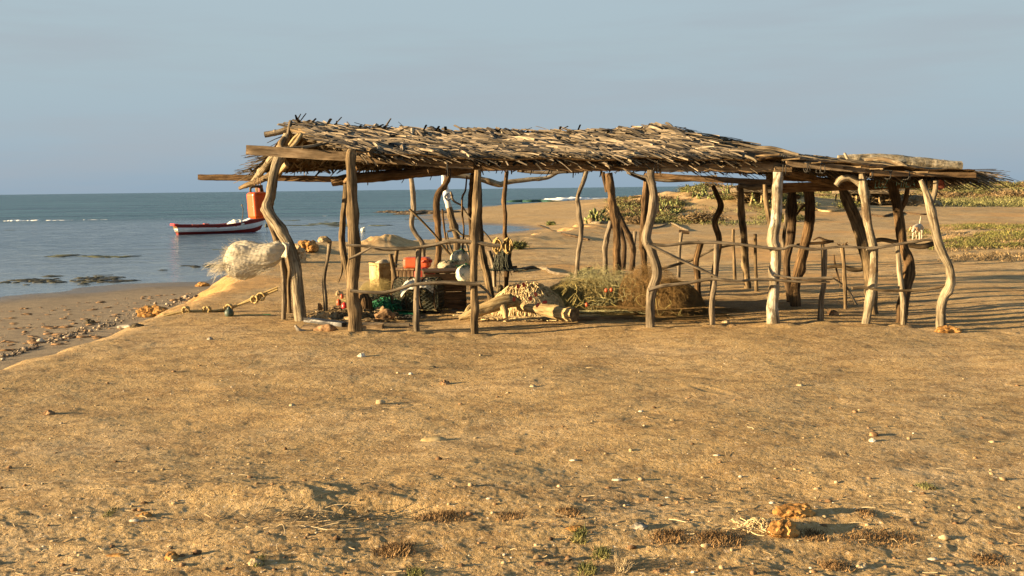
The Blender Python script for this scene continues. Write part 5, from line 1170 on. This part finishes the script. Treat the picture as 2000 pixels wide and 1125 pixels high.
b = MB(); cover(3200, 1700, 2150, 388, 407, .16, -.08, .10, .12, .22); cover(1600, 1560, 1800, 385, 396, .16, .05, .1, .12, .2); b.obj('ground_cover', l_olive, label='yellow green strip of low plants across the sand track', kind='stuff')
b = MB(); cover(1700, 1130, 1560, 398, 440, .10, .12, .22, .2, .10); b.obj('ground_cover', l_olive, label='sparse low growth on the dune foot behind the shelter', kind='stuff')

# ------------------------------------------------------------------ far brush shelters
def farhut(px, py, wpx, hpx, lab, roofmat, brush):
    c = GT(px, py); k = c.y/F; W = wpx*k; Hh = hpx*k; t = thing('brush_shelter', c, lab, 'shelter')
    for i in range(5):
        for dy in (-.8, .8): x = c.x-W/2+W*i/4; MB().tube([Vector((x, c.y+dy, c.z-.1)), Vector((x+G_(0, .08), c.y+dy, c.z+Hh*.5)), Vector((x+G_(0, .1), c.y+dy, c.z+Hh))], [.07, .06, .05], 7, 8, .2).obj('post', w_yellow, t)
    b = MB()
    b.bar(Vector((c.x-W*.55, c.y, c.z+Hh+.03)), Vector((c.x+W*.55, c.y, c.z+Hh-.06)), 2.3, .22, seg=10, rough=.03)
    for _ in range(260): b.strip(Vector((c.x+U(-.56, .5)*W, c.y+U(-1.2, 1.2), c.z+Hh+.05+U(-.05, .15))), Vector((G_(.4, .6), G_(0, .8), U(-.2, .15))), Vector((0, 0, 1)), U(.3, .9), .06, .2, random.random(), 3)
    b.obj('roof', roofmat, t)
    b = MB()
    for _ in range(900):
        x = U(*brush)*W; p = Vector((c.x+x, c.y+U(-.7, .9), c.z+U(0, .75)*Hh)); b.strip(p, Vector((G_(0, .7), G_(0, .7), U(-.2, 1))), Vector((G_(0, 1), -1, 0)), U(.2, .6), .05, .2, random.random(), 3)
    b.obj('brush_wall', l_brown, t)
farhut(1688, 399, 96, 24, 'far dark roofed brush shelter seen between the right posts', m_thatchd, (-.2, .5))
farhut(1480, 398, 84, 26, 'far small brush shelter on the dune seen between the rear posts', m_thatchd, (-.5, .3))

# ------------------------------------------------------------------ light
EL, AZ = 9.0, 13.0
sun = bpy.data.lights.new('sun', 'SUN'); sun.energy = 5.0; sun.angle = R(.53); sun.color = (1, .73, .41)
so = bpy.data.objects.new('sun', sun); COL.objects.link(so)
ts = Vector((-math.cos(R(AZ))*math.cos(R(EL)), -math.sin(R(AZ))*math.cos(R(EL)), math.sin(R(EL))))
so.rotation_euler = (-ts).to_track_quat('-Z', 'Y').to_euler(); so.location = (-10, -5, 8)
w = bpy.data.worlds.new('World'); S.world = w; w.use_nodes = True; n = w.node_tree; L = n.links.new
bg = n.nodes['Background']
sky = n.nodes.new('ShaderNodeTexSky'); sky.sky_type = 'NISHITA'; sky.sun_disc = False; sky.sun_elevation = R(EL); sky.sun_rotation = math.atan2(ts.x, ts.y); sky.dust_density = 2.0
tc = n.nodes.new('ShaderNodeTexCoord'); sx = n.nodes.new('ShaderNodeSeparateXYZ'); L(tc.outputs['Generated'], sx.inputs[0])
g = ramp(n, sx.outputs['Z'], [(0, (.325, .44, .55)), (.05, (.385, .50, .59)), (.13, (.43, .545, .605)), (.22, (.45, .56, .63)), (.6, (.30, .43, .56)), (1, (.25, .38, .53))])
mp = nd(n, 'ShaderNodeMapping'); mp.inputs['Scale'].default_value = (1.6, 1.6, 14); L(tc.outputs['Generated'], mp.inputs[0])
cl = noi(n, mp.outputs[0], 1.4, 5, .55)
g = mix(n, mth(n, 'MULTIPLY', mrange(n, cl, .42, .66), .60), g, (.41, .465, .525))
sk2 = n.nodes.new('ShaderNodeVectorMath'); sk2.operation = 'SCALE'; sk2.inputs[3].default_value = .18; L(sky.outputs[0], sk2.inputs[0])
g2 = n.nodes.new('ShaderNodeVectorMath'); g2.operation = 'SCALE'; g2.inputs[3].default_value = 2.1; L(g, g2.inputs[0])
fin = mix(n, .12, g2.outputs[0], sk2.outputs[0])
L(fin, bg.inputs[0]); bg.inputs[1].default_value = .115
S.view_settings.view_transform = 'Standard'; S.view_settings.look = 'None'; S.view_settings.gamma = 1; S.view_settings.exposure = 2.1
S.render.engine = 'CYCLES'
